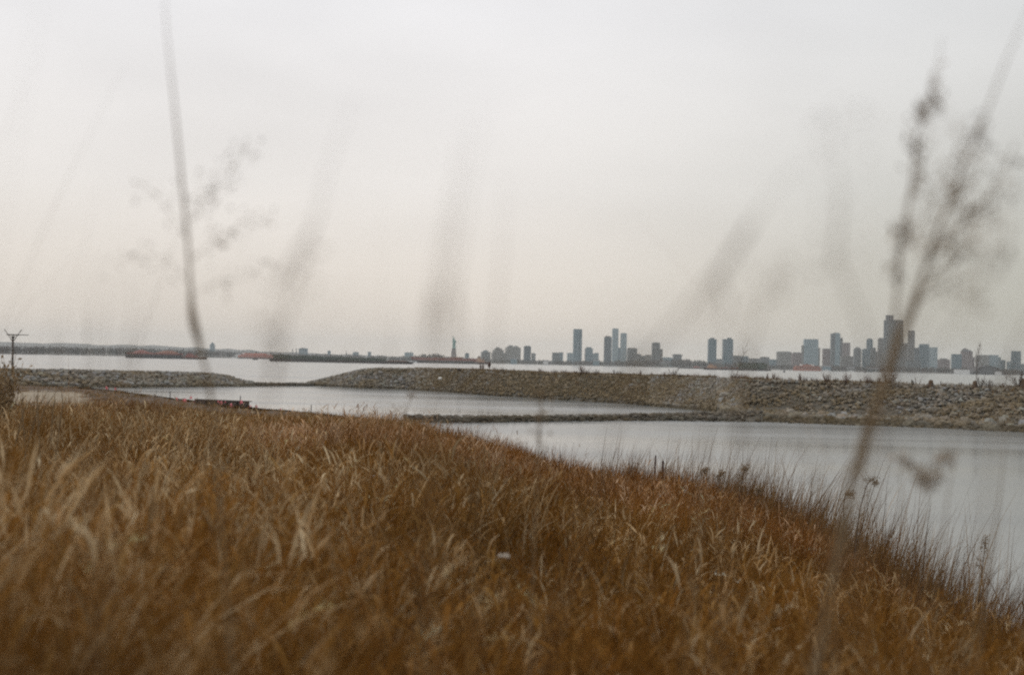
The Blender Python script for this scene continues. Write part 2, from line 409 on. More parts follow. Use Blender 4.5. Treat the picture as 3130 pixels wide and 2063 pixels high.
# short dry leaves hanging and hooking off the culms
def hooks(nc, per, y0, y1, R, l0, l1, w, cols, cw, pick=None, u0=.42, u1=1.0):
    T(nc, per, y0, y1, R, l0, l1, w, 6, cols, cw, (.4, 3.9), LEAFP6, pick, .5, 1.1, 0.03, 1.0, (u0, u1))
hooks(1150, 12, 1.5, 10, (.05, .22), .10, .34, (.007, .018), PALE, PW, left)
hooks(420, 7, 1.5, 10, (.05, .22), .10, .32, (.006, .015), PALE + BROWN, [1, 1, .6, 1.4] + [1.2, 1.2, 1.2, .6, 1])
hooks(4300, 9, 8, 36, (.06, .28), .12, .36, (.011, .024), PALE, PW, left)
hooks(1300, 5, 8, 40, (.06, .28), .12, .34, (.010, .022), PALE + BROWN, [1, 1, .6, 1.4] + [1.2, 1.2, 1.2, .6, 1])
hooks(3600, 5, 30, 84, (.1, .4), .16, .42, (.02, .042), PALE, PW, left)
hooks(1800, 10, 1.5, 12, (.05, .3), .10, .34, (.006, .014), BROWN, BW)
# thin culms standing out of the mass
def culms(n, y0, y1, hmin, hmax, w):
    T(n, 1, y0, y1, (.05, .2), hmin, hmax, w, 5, BROWN, BW, (.05, .5), None, None, .12, .1)
culms(500, 2.6, 12, 1.15, 1.55, (.003, .005)); culms(3200, 10, 60, 1.0, 1.45, (.006, .010)); culms(1800, 55, 95, .8, 1.3, (.014, .022))
# feathery plumes: short hairs round the drooping top of a culm
def plumes(n, y0, y1, hair, nh, hmin, hmax, hw):
    P, c = T(n, 1, y0, y1, (.05, .2), hmin, hmax, (.003, .005), 6, PALE, PW, (.9, 2.4), None, None, .25, .1)
    top, mid, pre = P[:, -1], P[:, -2], P[:, -3]
    m = len(top); t = RNG.random((m, nh, 1)) * 2
    root = np.where(t < 1, pre[:, None, :] * (1 - t) + mid[:, None, :] * t, mid[:, None, :] * (2 - t) + top[:, None, :] * (t - 1)).reshape(-1, 3)
    k = len(root)
    V, F, _ = blades(root, hair * (.5 + RNG.random(k)), RNG.random(k) * 2 * PI, .4 + RNG.random(k) * 1.2, RNG.random(k) * .9, hw * (1 + RNG.random(k)), RNG.random(k) * PI, 2)
    cc = np.repeat(np.clip(c * 1.25, 0, .62), nh, 0) * (.8 + .4 * RNG.random((k, 1)))
    grass_parts.append((V, F, np.repeat(cc, 6, 0)))
# wisps close by that rise over the horizon, far out of focus
T(230, 1, 1.1, 3.4, (.02, .1), 1.55, 2.15, (.0018, .0032), 6, BROWN, BW, (.1, .8), None, None, .10, .13)
plumes(40, 1.4, 3.8, .05, 46, 1.35, 1.75, .0022)
plumes(330, 2.4, 10, .05, 60, .95, 1.2, .003)
plumes(1100, 9, 36, .06, 26, .90, 1.2, .006)
T(240, 1, 20, 40, (.02, .1), 1.5, 2.1, (.008, .014), 5, BROWN, BW, (.1, .8), None, lambda x, y: ((x / y > -.37) & (x / y < -.30)).astype(float) * .9, .12, .3)
T(500, 8, 120, 148, (.2, .6), .35, .75, (.03, .06), 3, OLIVE, [3, 3, 3, 2], (.1, .8), None, lambda x, y: ((x / y > -.232) & (x / y < -.198) & (y > 137)).astype(float))
V, F, C = join(grass_parts)
tag(np_obj('dry_grass', V, F, MT['grass'], C), kind='stuff')

# ------------------------------------------------------------------ rubble breakwaters
def base_pt(u, v): return gz(u, v, 0.0)
# (u, v of waterline on our side, v of crest, crest set-back)
RIGHT = [(935, 1178.5, 1172, 3), (985, 1180.5, 1160, 4), (1035, 1182, 1148, 5.5), (1075, 1184, 1138, 7), (1110, 1186, 1130.5, 9), (1160, 1187.5, 1127.5, 10),
         (1250, 1189.5, 1129, 10), (1381, 1199, 1132, 10), (1497, 1209, 1136, 10), (1700, 1221, 1143.5, 10.5),
         (1881, 1232, 1149.5, 11), (2040, 1245, 1154, 11.5), (2184, 1258, 1158.5, 12), (2290, 1287, 1163, 23), (2600, 1298, 1173, 20), (2834, 1306, 1181, 19),
         (3130, 1320, 1189, 18), (3420, 1334, 1200, 17)]
LEFT = [(-420, 1176, 1120, 8), (-150, 1179, 1126, 8), (0, 1181, 1131, 8), (200, 1183, 1133.5, 8), (400, 1184, 1138, 8), (560, 1183.5, 1141, 8), (640, 1182, 1145, 7), (690, 1181, 1151, 6), (735, 1180.5, 1164, 4), (770, 1180, 1169, 3)]
LINK = [(740, 1180.2, 1170, 2.2), (800, 1180, 1171.5, 2.2), (850, 1180, 1172.5, 2.2), (900, 1180, 1172, 2.2), (960, 1180.3, 1172, 2.4)]
SILL = [(1235, 1288, 1271, 1.8), (1290, 1291, 1273, 2.6), (1381, 1292, 1274, 2.6), (1480, 1291, 1275, 2.4), (1579, 1289, 1274.5, 2.4), (1720, 1287.5, 1273, 2.6), (1881, 1286, 1270, 3), (2050, 1286, 1266, 3.4), (2200, 1288, 1262, 4.5), (2330, 1290, 1258, 6)]
class Mound:
    """front waterline, crest and back waterline of a rubble mound, smooth along its length"""
    def __init__(s, rows, back=8.0, width=3.0):
        f, c = [], []
        for u, vb, vc, sb in rows:
            p = base_pt(u, vb); Yc = p.y + sb; q = pt(u, vc, Yc)
            f.append((p.x, p.y)); c.append((q.x, q.y, max(q.z, .25)))
        s.f = np.array(f); s.c = np.array(c); s.back = back; s.width = width
        d = np.hypot(*np.diff(s.f, axis=0).T); s.t = np.concatenate([[0], np.cumsum(d)]); s.L = s.t[-1]
    def at(s, t, w):
        """t metres along, w: 0 front waterline, 1 crest front, 2 crest back, 3 back waterline"""
        I = lambda a: np.interp(t, s.t, a)
        fx, fy = I(s.f[:, 0]), I(s.f[:, 1]); cx, cy, cz = I(s.c[:, 0]), I(s.c[:, 1]), I(s.c[:, 2])
        wd = s.width * np.clip(cz / 3, .3, 1); bk = s.back * np.clip(cz / 3, .2, 1)
        X = np.where(w < 1, fx + (cx - fx) * w, cx + .05 * np.maximum(w - 1, 0))
        Y = np.where(w < 1, fy + (cy - fy) * w, np.where(w < 2, cy + wd * (w - 1), cy + wd + bk * (w - 2)))
        # steep face with an apron where the set-back is long
        sbk = np.maximum(cy - fy, .1)
        apron = np.clip((sbk - 13) / 12, 0, .75)
        zf = np.where(w < apron, .55 * w / np.maximum(apron, 1e-3), .55 * (apron > 0) + (cz - .55 * (apron > 0)) * ((w - apron) / (1 - apron)) ** .9)
        Z = np.where(w < 0, w * 1.5, np.where(w < 1, zf, np.where(w < 2, cz, cz * (3 - w))))
        return X, Y, Z
    def grid(s, name, label, step=1.2):
        tt = np.arange(0, s.L + step, step); ww = np.array([-.25, -.05, 0, .1, .2, .3, .4, .5, .6, .7, .8, .9, 1, 1.5, 2, 2.3, 2.6, 3, 3.3])
        T, W = np.meshgrid(tt, ww); X, Y, Z = s.at(T, W)
        Z = Z - .12 + (vnoise(X * 1.1, Y * 1.1, 51) - .5) * .25 * (W > .02)
        n, m = len(tt), len(ww); ix = np.arange(n * m).reshape(m, n)
        F = np.stack([ix[:-1, :-1], ix[:-1, 1:], ix[1:, 1:], ix[1:, :-1]], -1).reshape(-1, 4)
        return tag(np_obj(name, np.stack([X, Y, Z], -1).reshape(-1, 3), F, MT['core'], smooth=True), label, 'breakwater')
mr, ml, mk, ms = Mound(RIGHT), Mound(LEFT), Mound(LINK, 2, 1.2), Mound(SILL, 1.6, .8)
mr.grid('breakwater', 'long high rubble breakwater with dry shrubs along its crest')
ml.grid('breakwater', 'low grey rubble breakwater that carries the wooden nest platform')
mk.grid('breakwater', 'barely emergent rock causeway joining the two rubble breakwaters', .6)
ms.grid('breakwater', 'thin dark rock sill separating the two calm lagoons', .6)

# rocks: an icosahedron knocked out of shape; the largest in view are objects of their own
PHI = (1 + 5 ** .5) / 2
ICO = np.array([(-1, PHI, 0), (1, PHI, 0), (-1, -PHI, 0), (1, -PHI, 0), (0, -1, PHI), (0, 1, PHI), (0, -1, -PHI), (0, 1, -PHI), (PHI, 0, -1), (PHI, 0, 1), (-PHI, 0, -1), (-PHI, 0, 1)]) / 1.902
ICF = np.array([(0, 11, 5), (0, 5, 1), (0, 1, 7), (0, 7, 10), (0, 10, 11), (1, 5, 9), (5, 11, 4), (11, 10, 2), (10, 7, 6), (7, 1, 8), (3, 9, 4), (3, 4, 2), (3, 2, 6), (3, 6, 8), (3, 8, 9), (4, 9, 5), (2, 4, 11), (6, 2, 10), (8, 6, 7), (9, 8, 1)])
def rocks_np(P, S):
    n = len(P)
    R = ICO[None] * (.72 + .5 * RNG.random((n, 12, 1))) * (np.array([1.0, .85, .62]) * (.75 + .5 * RNG.random((n, 3))))[:, None, :]
    a, b = RNG.random(n) * 2 * PI, (RNG.random(n) - .5) * .9
    ca, sa, cb, sbb = np.cos(a), np.sin(a), np.cos(b), np.sin(b)
    x, y, z = R[..., 0], R[..., 1], R[..., 2]
    x, z = x * cb[:, None] - z * sbb[:, None], x * sbb[:, None] + z * cb[:, None]
    x, y = x * ca[:, None] - y * sa[:, None], x * sa[:, None] + y * ca[:, None]
    return np.stack([x, y, z], -1) * (S * .5)[:, None, None] + P[:, None, :]
def rock_spots(m, n, smin, smax, w0=-.08, w1=2.15, size_of=None):
    t = RNG.random(n) * m.L; w = w0 + (w1 - w0) * RNG.random(n) ** .95
    X, Y, Z = m.at(t, w); S = smin + (smax - smin) * RNG.random(n) ** 2.2
    return np.stack([X, Y, Z], -1), S, w, t
GREYS = np.array([(.225, .205, .175), (.165, .15, .125), (.29, .27, .235), (.13, .112, .088), (.20, .165, .125)])
def rock_cols(P, w, lichen):
    n = len(P); c = GREYS[RNG.integers(0, 5, n)] * (.7 + .6 * RNG.random((n, 1)))
    # weedy, yellow-brown growth low down and in patches
    ol = np.array([.150, .112, .058]) * (.7 + .6 * RNG.random((n, 1)))
    C0 = 1565 + P[:, 0:1] / P[:, 1:2] * FPX
    lichen = lichen * np.interp(C0, [1180, 1420], [.45, 1.0]); c = c * 1.2; ol = ol * 1.2
    k = np.clip(lichen * (1.25 - .8 * P[:, 2:3] / 3.5) + (vnoise(P[:, 0] * .2, P[:, 1] * .4, 61)[:, None] - .5) * 1.2, 0, .9)
    c = c * (1 - k) + ol * k
    wet = P[:, 2] < .28
    c[wet] = c[wet] * np.array([.48, .46, .38])
    return c
ALL = []
def add_rocks(m, n, smin, smax, lichen, where, **k):
    P, S, w, t = rock_spots(m, n, smin, smax, **k)
    ALL.append((P, S, rock_cols(P, w, lichen), np.full(n, where)))
add_rocks(mr, 15000, .28, .8, .95, 0)
# the bare grey head of the big breakwater and its rough apron are coarser
P, S, w_, t_ = rock_spots(mr, 11000, .38, 1.0); ok = (t_ < np.interp(1330, [r[0] for r in RIGHT], mr.t))
ALL.append((P[ok], S[ok], rock_cols(P[ok], w_[ok], .35), np.full(ok.sum(), 0)))
P, S, w_, t_ = rock_spots(mr, 1500, .5, 1.7, w0=.0, w1=.62); ok = (t_ > np.interp(2200, [r[0] for r in RIGHT], mr.t))
ALL.append((P[ok], S[ok], rock_cols(P[ok], w_[ok], .25) * 1.08, np.full(ok.sum(), 1)))
P, S, w_, t_ = rock_spots(mr, 52000, .25, .72); ok = (t_ > np.interp(1990, [r[0] for r in RIGHT], mr.t)) & (w_ < 1.3)
ALL.append((P[ok], S[ok], rock_cols(P[ok], w_[ok], .5), np.full(ok.sum(), 0)))
add_rocks(ml, 6000, .4, 1.0, .55, 2)
add_rocks(mk, 900, .3, .75, .6, 3)
add_rocks(ms, 1500, .25, .72, .3, 4)
P = np.concatenate([a[0] for a in ALL]); S = np.concatenate([a[1] for a in ALL]); C = np.concatenate([a[2] for a in ALL]); K = np.concatenate([a[3] for a in ALL])
dark = (K == 4) | (K == 3); C[dark] *= .62
C = np.minimum(C, .27) * np.where((K == 0) | (K == 1), .9, 1.0)[:, None]
U = 1565 + P[:, 0] / P[:, 1] * FPX
inview = (U > 60) & (U < 3080)
size = np.where(inview & (K != 0) & (K != 3) & (P[:, 2] > .12), S / P[:, 1], 0) * np.where(K == 4, 1.25, 1)
order = np.argsort(-size); big = order[:290]
rest = np.ones(len(P), bool); rest[big] = False
VV = rocks_np(P[rest], S[rest]); n = len(VV)
RF = (ICF[None] + (np.arange(n) * 12)[:, None, None]).reshape(-1, 3)
tag(np_obj('rubble', VV.reshape(-1, 3), RF, MT['rock'], np.repeat(C[rest], 12, 0)), kind='stuff')
ROCKLAB = {1: ('grey angular rock on the broad apron of the high breakwater', 'rocks on the apron of the high breakwater'),
           2: ('grey angular rock on the breakwater that carries the nest platform', 'rocks of the nest platform breakwater'),
           4: ('dark wet rock along the thin sill between the two lagoons', 'rocks of the thin sill between the lagoons')}
for i in big:
    v = rocks_np(np.zeros((1, 3)), S[i:i + 1])[0]
    o = np_obj('rock', v, ICF, MT['rock'], np.repeat(C[i:i + 1], 12, 0)); o.location = tuple(P[i])
    lab = ROCKLAB[int(K[i])]; tag(o, lab[0], 'rock', lab[1])
def one_rock(name, label, p, s, c, group=None):
    v = rocks_np(np.zeros((1, 3)), np.array([s]))[0]
    o = np_obj(name, v, ICF, MT['rock'], np.tile(np.array([c]), (12, 1))); o.location = p
    return tag(o, label, 'rock', group)
# pale boulders where the sill runs into the grassy shore
for u, v, px, lab in [(1332, 1267, 9, 'pale boulder standing highest at the grassy end of the sill'), (1341, 1266, 7, 'small pale boulder touching the tallest pale boulder of the sill'),
                      (1325, 1284, 6, 'white boulder at the foot of the sill beside the grass'), (1331, 1288, 5, 'smallest white stone at the foot of the sill'),
                      (1377, 1280, 7, 'pale grey boulder alone along the near edge of the sill'), (1412, 1273, 6, 'pale pointed stone on the back edge of the sill'),
                      (1267, 1278, 4, 'white stone in the grass above the shoreline mud')]:
    Y = 118 if u > 1300 else 124
    one_rock('boulder', lab, tuple(pt(u, v, Y)), px * 2.0 * Y / FPX, (.55, .53, .48), 'pale boulders at the end of the sill')
one_rock('boulder', 'single bright white boulder half way up the high breakwater slope', tuple(pt(1345, 1157, 216)), .85, (.72, .71, .66))
one_rock('boulder', 'dark flat boulder on the breakwater crest behind the white boulder', tuple(pt(1404, 1129.5, 222)), .95, (.085, .07, .065))
one_rock('boulder', 'small dark boulder on the crest before the statue', tuple(pt(1381, 1130.5, 222)), .6, (.085, .07, .065))

# low dry weeds creeping over the rubble
def weeds():
    out = []
    for m, n, lo, hi in ((mr, 80000, 1270, 3400), (ml, 5000, -200, 700)):
        t = RNG.random(n) * m.L; w = .05 + 1.9 * RNG.random(n)
        X, Y, Z = m.at(t, w); u = 1565 + X / Y * FPX
        g = vnoise(X * .16, Y * .3, 71)
        ok = (u > lo) & (u < hi) & (g + .35 * (RNG.random(n) - .5) > np.interp(u, [1270, 1450, 2100, 2350], [.52, .30, .34, .46])) & (Z > .4)
        X, Y, Z, w = X[ok], Y[ok], Z[ok], w[ok]; k = len(X)
        hh = (.14 + .30 * RNG.random(k)) * np.where(w > .95, 1.15, 1)
        Vb, Fb, _ = blades(np.stack([X, Y, Z], -1), hh, RNG.random(k) * 2 * PI, .1 + RNG.random(k) * .7, RNG.random(k) * .8, .05 + .06 * RNG.random(k), RNG.random(k) * PI, 2)
        c = palette(k, [(.25, .195, .12), (.20, .155, .095), (.29, .225, .14), (.18, .155, .095), (.25, .155, .07)], [3, 3, 2, 2, 1.3])
        out.append((Vb, Fb, np.repeat(c, 6, 0)))
    # dry reddish stems along the crest
    n = 9000; t = RNG.random(n) * mr.L; w = .95 + .75 * RNG.random(n); X, Y, Z = mr.at(t, w); u = 1565 + X / Y * FPX
    g = vnoise(X * .45, Y * .45, 72) * .6 + vnoise(X * .13, Y * .13, 73) * .4; ok = (u > 1440) & (RNG.random(n) < np.clip((g - .34) * 4, .04, 1)); X, Y, Z, g = X[ok], Y[ok], Z[ok], g[ok]; k = len(X)
    Vb, Fb, _ = blades(np.stack([X, Y, Z - .05], -1), (.16 + .62 * RNG.random(k) ** 2) * (.5 + g), RNG.random(k) * 2 * PI, .05 + RNG.random(k) * .5, RNG.random(k) * .5, .025 + .03 * RNG.random(k), RNG.random(k) * PI, 2)
    c = palette(k, [(.17, .085, .05), (.13, .07, .045), (.21, .12, .065), (.10, .065, .05)], [3, 3, 2, 2]); out.append((Vb, Fb, np.repeat(c, 6, 0)))
    return join(out)
V, F, C = weeds()
tag(np_obj('low_weeds', V, F, MT['weed'], C), kind='stuff')

# ------------------------------------------------------------------ shrubs, saplings, posts on the crest
def crest(u, m=mr, w=1.2):
    tt = np.linspace(0, m.L, 3000); X, Y, Z = m.at(tt, np.full(3000, w)); k = int(np.argmin(np.abs(1565 + X / Y * FPX - u)))
    return Vector((X[k], Y[k], Z[k] - .05))
def shrub_mesh(seed, h, n, spread, thick=.009, mt='redtwig'):
    r = random.Random(seed); b = MB()
    for i in range(n):
        a = r.random() * 2 * PI; ln = r.random() ** .7 * spread
        p = Vector((cos(a) * .05 * h, sin(a) * .05 * h, 0)); d = Vector((cos(a) * ln, sin(a) * ln, 1)).normalized()
        L = h * (.55 + .45 * r.random()); pts = [p]
        for k in range(4):
            d = (d + Vector((r.uniform(-.22, .22), r.uniform(-.22, .22), r.uniform(-.02, .12)))).normalized(); p = p + d * L / 4; pts.append(p)
            for q in range(3):
                e = (d + Vector((r.uniform(-.8, .8), r.uniform(-.8, .8), r.uniform(-.1, .6)))).normalized(); l = L * r.uniform(.12, .3)
                b.tube([p, p + e * l * .5, p + e * l + Vector((0, 0, l * .12))], [thick * .6, thick * .45, thick * .2], 3, False)
                for z in range(2):                                   # clinging dry leaves and seed heads
                    c = p + e * l * r.random(); s = h * .018 + .008
                    b.quad(c, Vector((r.uniform(-1, 1), r.uniform(-1, 1), r.uniform(-1, 1))).normalized() * s, Vector((r.uniform(-1, 1), r.uniform(-1, 1), r.uniform(-1, 1))).normalized() * s * .7)
        b.tube(pts, [thick, thick * .9, thick * .75, thick * .55, thick * .3], 3, False)
    return b.mesh('shrub', MT[mt])
SH = [shrub_mesh(s, 1.0, 16, sp, .011, mt) for s, sp, mt in ((1, .5, 'redtwig'), (2, .8, 'twig'), (3, .35, 'redtwig'), (4, 1.0, 'twig'), (5, .65, 'redtwig'))]
def shrub(p, h, k, label, group=None, rz=None, wide=1.0):
    o = link(bpy.data.objects.new('dry_shrub', SH[k % 5])); o.location = p; o.scale = (h * wide, h * wide, h)
    o.rotation_euler = (0, 0, random.random() * 6.28 if rz is None else rz)
    return tag(o, label, 'shrub', group)
GS = 'dry shrubs along the crest of the high breakwater'
rs = random.Random(5)
for u, px in [(1475, 22), (1512, 14), (1540, 13), (1573, 11), (1600, 10), (1655, 15), (1699, 13), (1728, 13), (1760, 11), (1783, 24), (1795, 16), (1825, 18), (1868, 11),
              (1885, 17), (1903, 14), (1935, 12), (1960, 17), (1992, 13), (2033, 15), (2060, 24), (2085, 14), (2105, 12), (2140, 11), (2171, 14), (2190, 13), (2245, 20), (2262, 17),
              (2309, 13), (2331, 14), (2348, 20), (2366, 22), (2380, 15), (2420, 13), (2446, 23), (2461, 17), (2483, 14), (2500, 12), (2558, 15), (2668, 17), (2690, 20), (2745, 15), (2890, 14), (2905, 13), (2920, 12), (3020, 24), (3033, 19), (3058, 16), (3070, 15), (3085, 12)]:
    c = crest(u, mr, rs.uniform(1.0, 1.5))
    shrub(c, px * c.y / FPX * 1.15, rs.randrange(5), 'small reddish brown dry shrub on the crest of the high breakwater', GS, wide=rs.uniform(.8, 1.4))
for u, px, wide, lab in [(2530, 30, 1.0, 'bushy rust red shrub on the crest below the pair of tallest blocks'), (2587, 30, .9, 'rounded rust red shrub, second of two bushy ones on the crest'),
                         (2718, 40, 1.3, 'broad russet shrub behind the thick blurred stalk on the crest'), (2655, 26, .9, 'loose twiggy shrub beside the broad russet shrub'),
                         (3000, 30, .8, 'dark twiggy shrub against the dome with the tall sapling'), (3118, 46, 1.0, 'dense dark brown shrub where the crest leaves the picture')]:
    c = crest(u, mr, 1.05); shrub(c, px * c.y / FPX * 1.15, 4 if 'bushy' in lab or 'russet' in lab else 1, lab, wide=wide)
for u, px in [(60, 12), (18, 16), (515, 9), (548, 8)]:
    c = crest(u, ml, 1.1); shrub(c, px * c.y / FPX, rs.randrange(5), 'tiny dark shrub on the crest of the nest platform breakwater', 'tiny shrubs on the nest platform breakwater')
# big dark bush in the grass at the edge of the picture
d_ = 46; p = pt(8, hor(8), d_); p.z = gzz(p.x, p.y) - .05
o = link(bpy.data.objects.new('dry_shrub', shrub_mesh(21, 2.4, 44, .12, .014, 'sheath'))); o.location = p
tag(o, 'large dense dark brown bush rising from the grass below the nest platform', 'shrub')

def sapling(u, px, label, m=mr, lean=.0, seed=1, forks=6, w=1.3, dense=1.0):
    r = random.Random(seed); c = crest(u, m, w); h = px * c.y / FPX
    t = thing('bare_sapling', label, 'tree', c, 0); b = MB(); pts = [Vector((0, 0, -.1))]; n = 9
    for i in range(1, n + 1):
        f = i / n; pts.append(Vector((lean * h * f ** 1.3 + r.uniform(-.01, .01) * h, r.uniform(-.01, .01) * h, h * f)))
    r0 = .018 + .0035 * h
    b.tube(pts, [r0 * (1 - .8 * i / n) for i in range(n + 1)], 5); b.build('trunk', MT['twig'], t)
    b = MB()
    for i in range(int(forks * 3 * dense)):
        f = r.uniform(.25, .97); k = int(f * n); p = pts[k].lerp(pts[min(k + 1, n)], f * n - k)
        a = r.random() * 2 * PI; d = Vector((cos(a) * .45 + lean, sin(a) * .45, 1)).normalized(); L = h * (.30 * (1.05 - f) + .05)
        q = p + d * L * .5; e = p + d * L + Vector((0, 0, L * .15))
        b.tube([p, q, e], [r0 * .38, r0 * .28, r0 * .12], 3, False)
        for z in range(3):
            s = p.lerp(e, r.uniform(.3, .95)); g = (d + Vector((r.uniform(-.7, .7), r.uniform(-.7, .7), .1))).normalized()
            b.tube([s, s + g * L * .3], [r0 * .18, r0 * .08], 3, False)
    b.build('crown', MT['twig'], t); return t
sapling(2240, 42, 'short forked bare sapling in front of the green barge box', seed=3, lean=-.05)
sapling(2252, 128, 'tall thin bare sapling leaning out over the green barge box', seed=4, lean=.30, forks=5, dense=.7)
sapling(2801, 36, 'thin bare sapling beside the first rounded dome', seed=5, lean=-.03, forks=3)
sapling(2812, 32, 'bare sapling with a bent top beside the first rounded dome', seed=6, lean=.35, forks=3)
sapling(2983, 138, 'tallest bare sapling, straight, rising from behind a dome', seed=7, lean=.09, forks=8, w=1.6, dense=1.4)
sapling(3001, 44, 'slanting bare sapling between the second dome and the dark shrub', seed=8, lean=.35, forks=3)
sapling(3078, 46, 'slender upright bare sapling near the end of the crest', seed=9, lean=.0, forks=3)

def post(p, h, r, label, mt='post', group=None, lean=(0, 0), name='wooden_post', n=8, seed=0):
    b = MB(); b.tube([(0, 0, -.4), (lean[0] * h * .5, lean[1] * h * .5, h * .5), (lean[0] * h, lean[1] * h, h * .985), (lean[0] * h, lean[1] * h, h)], [r * 1.08, r, r * .93, r * .7], n)
    o = b.build(name, MT[mt]); o.location = p
    return tag(o, label, 'post', group)
for u, px, wpx, lab in [(2789, 20, 4.2, 'thick dark timber stump beside the first rounded dome'), (2794, 17, 2.8, 'thinner timber stump paired with the thick stump'), (2877, 19, 2.4, 'solitary thin post between the two domes'),
                        (2934, 16, 2.6, 'first of two close posts before the second dome'), (2941, 17, 2.6, 'second of two close posts before the second dome'), (2967, 15, 2.6, 'short stake right against the second dome'),
                        (2633, 18, 2.6, 'lone post on the crest between the russet shrubs'), (3059, 11, 2.4, 'short post among twigs past the second dome'), (2309, 11, 2.4, 'small stake on the crest under the green barge')]:
    c = crest(u, mr, 1.05); post(c, px * c.y / FPX, wpx * .5 * c.y / FPX, lab, 'timber', 'timber stumps along the breakwater crest', (random.uniform(-.04, .04), 0))
def dome(u, px, wpx, label, w=1.0):
    c = crest(u, mr, w); s = c.y / FPX; h, r = px * s, wpx * s * .5
    t = thing('domed_block', label, 'block', c, .4, 'brown domed blocks on the breakwater crest')
    b = MB(); b.lathe([(r * 1.02, -.2), (r, 0), (r * .93, h * .3), (r * .80, h * .62), (r * .66, h * .86), (r * .5, h * .96), (r * .2, h)], 14); b.build('shell', MT['dome'], t, True)
    b = MB(); b.lathe([(r * 1.08, -.1), (r * 1.08, h * .07), (r * 1.0, h * .09)], 14); b.build('base_ring', MT['timber'], t)
    b = MB()
    for k in range(6):
        a = k * PI / 3 + .3; q = Vector((cos(a) * r * .88, sin(a) * r * .88, h * .42)); b.quad(q, Vector((-sin(a), cos(a), 0)) * r * .16, Vector((-cos(a) * .3, -sin(a) * .3, 1)) * h * .09)
    b.build('vent_hole', MT['glassdark'], t)
dome(2846.5, 22, 19, 'brown domed block standing clear against the water on the crest')
dome(2982, 23, 19, 'brown domed block in front of the tallest bare sapling')
dome(3131, 34, 22, 'brown domed block cut by the edge of the picture')

# day marker on the breakwater
c = crest(1497.5, mr, 1.0); s = c.y / FPX
t = thing('marker_post', 'dark oval marker on a short pole before the tugboat', 'marker', c)
MB().tube([(0, 0, -.3), (0, 0, 20 * s)], .035, 6).build('pole', MT['greywood'], t)
MB().lathe([(.02, 12 * s), (2.6 * s, 14.5 * s), (4.9 * s, 20 * s), (5.2 * s, 23 * s), (4.2 * s, 27 * s), (1.8 * s, 30 * s), (.02, 31 * s)], 10).build('topmark', MT['post'], t)

# osprey nest platform
c = crest(40.5, ml, 1.2); s = c.y / FPX
t = thing('nest_platform', 'wooden nest platform with raised arms and a perch on a tall pole', 'nest platform', c)
q = lambda u, v: Vector(((u - 40.5) * s, 0, (1130 - v) * s))
MB().tube([q(41.2, 1140), q(40.5, 1080), q(39.8, 1024)], [.155, .15, .14], 8).build('pole', MT['greywood'], t)
for sg in (-1, 1):
    MB().tube([q(39.8, 1043) + Vector((0, sg * .1, 0)), q(39.8 + sg * 11.5, 1022.5) + Vector((0, sg * .3, 0)), q(39.8 + sg * 23.5, 1004.5) + Vector((0, sg * .42, 0))], .06, 4).build('arm', MT['timber'], t)
    MB().tube([q(39.8 + sg * 2.0, 1033.5) + Vector((0, -sg * .05, 0)), q(39.8 + sg * 8, 1024) + Vector((0, -sg * .1, 0))], .05, 4).build('brace', MT['timber'], t)
pb = MB(); z0 = q(40, 1022.4).z
pb.box(-.72, .72, -.72, .72, z0, z0 + .09)
for k in range(6): pb.box(-.76, .76, -.70 + k * .25, -.62 + k * .25, z0 + .092, z0 + .15)
pb.build('deck', MT['timber'], t)
MB().tube([q(50, 1022.6) + Vector((0, .2, .08)), q(86, 1022.4) + Vector((0, .25, .08))], .05, 4).build('perch', MT['timber'], t)

# ------------------------------------------------------------------ shore clutter
# timber wall and pink ribbons at the water's edge
Yw = 146; A = pt(598, 1233, Yw); B = pt(761, 1234, Yw - 3); zt = pt(740, 1226.5, Yw - 3).z
MT['bulk'] = mat('salt_bleached_timber', (.115, .085, .07), (.07, .05, .042), 4, .9, .4, 20)
t = thing('timber_wall', 'low dark timber wall running out to the edge of the lagoon', 'wall', ((A.x + B.x) / 2, (A.y + B.y) / 2, 0), math.atan2(B.y - A.y, B.x - A.x))
Lw = (B - A).xy.length / 2; b = MB()
for k in range(2): b.box(-Lw, Lw, -.07 + .004 * k, .07 + .004 * k, zt - .02 - .25 * (k + 1), zt - .03 - .25 * k)
b.build('plank_face', MT['bulk'], t)
MB().box(-Lw - .05, Lw + .28, -.14, .14, zt - .02, zt + .06).build('cap_beam', MT['bulk'], t)
for k in range(6): MB().tube([(-Lw + .1 + k * (2 * Lw - .2) / 5, -.17, -.3), (-Lw + .1 + k * (2 * Lw - .2) / 5, -.17, zt - .03)], .08, 6).build('pile', MT['timber'], t)
def wall_pt(u, Y): p = pt(u, hor(u), Y); p.z = gzz(p.x, p.y); return p
def pole_at(u, vtop, Y, wpx, label, mt='post', lean=(0, 0), group=None):
    p = pt(u, hor(u), Y); zg = max(gzz(p.x, p.y), -.3); h = pt(u, vtop, Y).z - zg
    return post((p.x, p.y, zg), h, wpx * .5 * Y / FPX, label, mt, group, lean)
pole_at(738, 1209, Yw - 3.2, 2.8, 'dark post rising from the tip of the low timber wall', 'timber')
pole_at(523, 1196, 158, 3.0, 'lone dark post at the reedy edge beyond the ribbons', 'timber')
pole_at(955, 1237, 133, 2.6, 'short dark stake alone on the lagoon shore', 'timber')
pole_at(2003, 1391, 50, 5.0, 'taller and thinner of two brown poles at the grass edge', lean=(.05, 0))
pole_at(2032, 1408, 48, 7.5, 'shorter and thicker of two brown poles at the grass edge')
pole_at(2099, 1484, 44, 9.5, 'stout squat post half buried in grass past the two poles', lean=(.02, 0))
pole_at(2010, 1461, 49, 7.5, 'broken leaning stump at the foot of the thin pole', lean=(.14, 0))
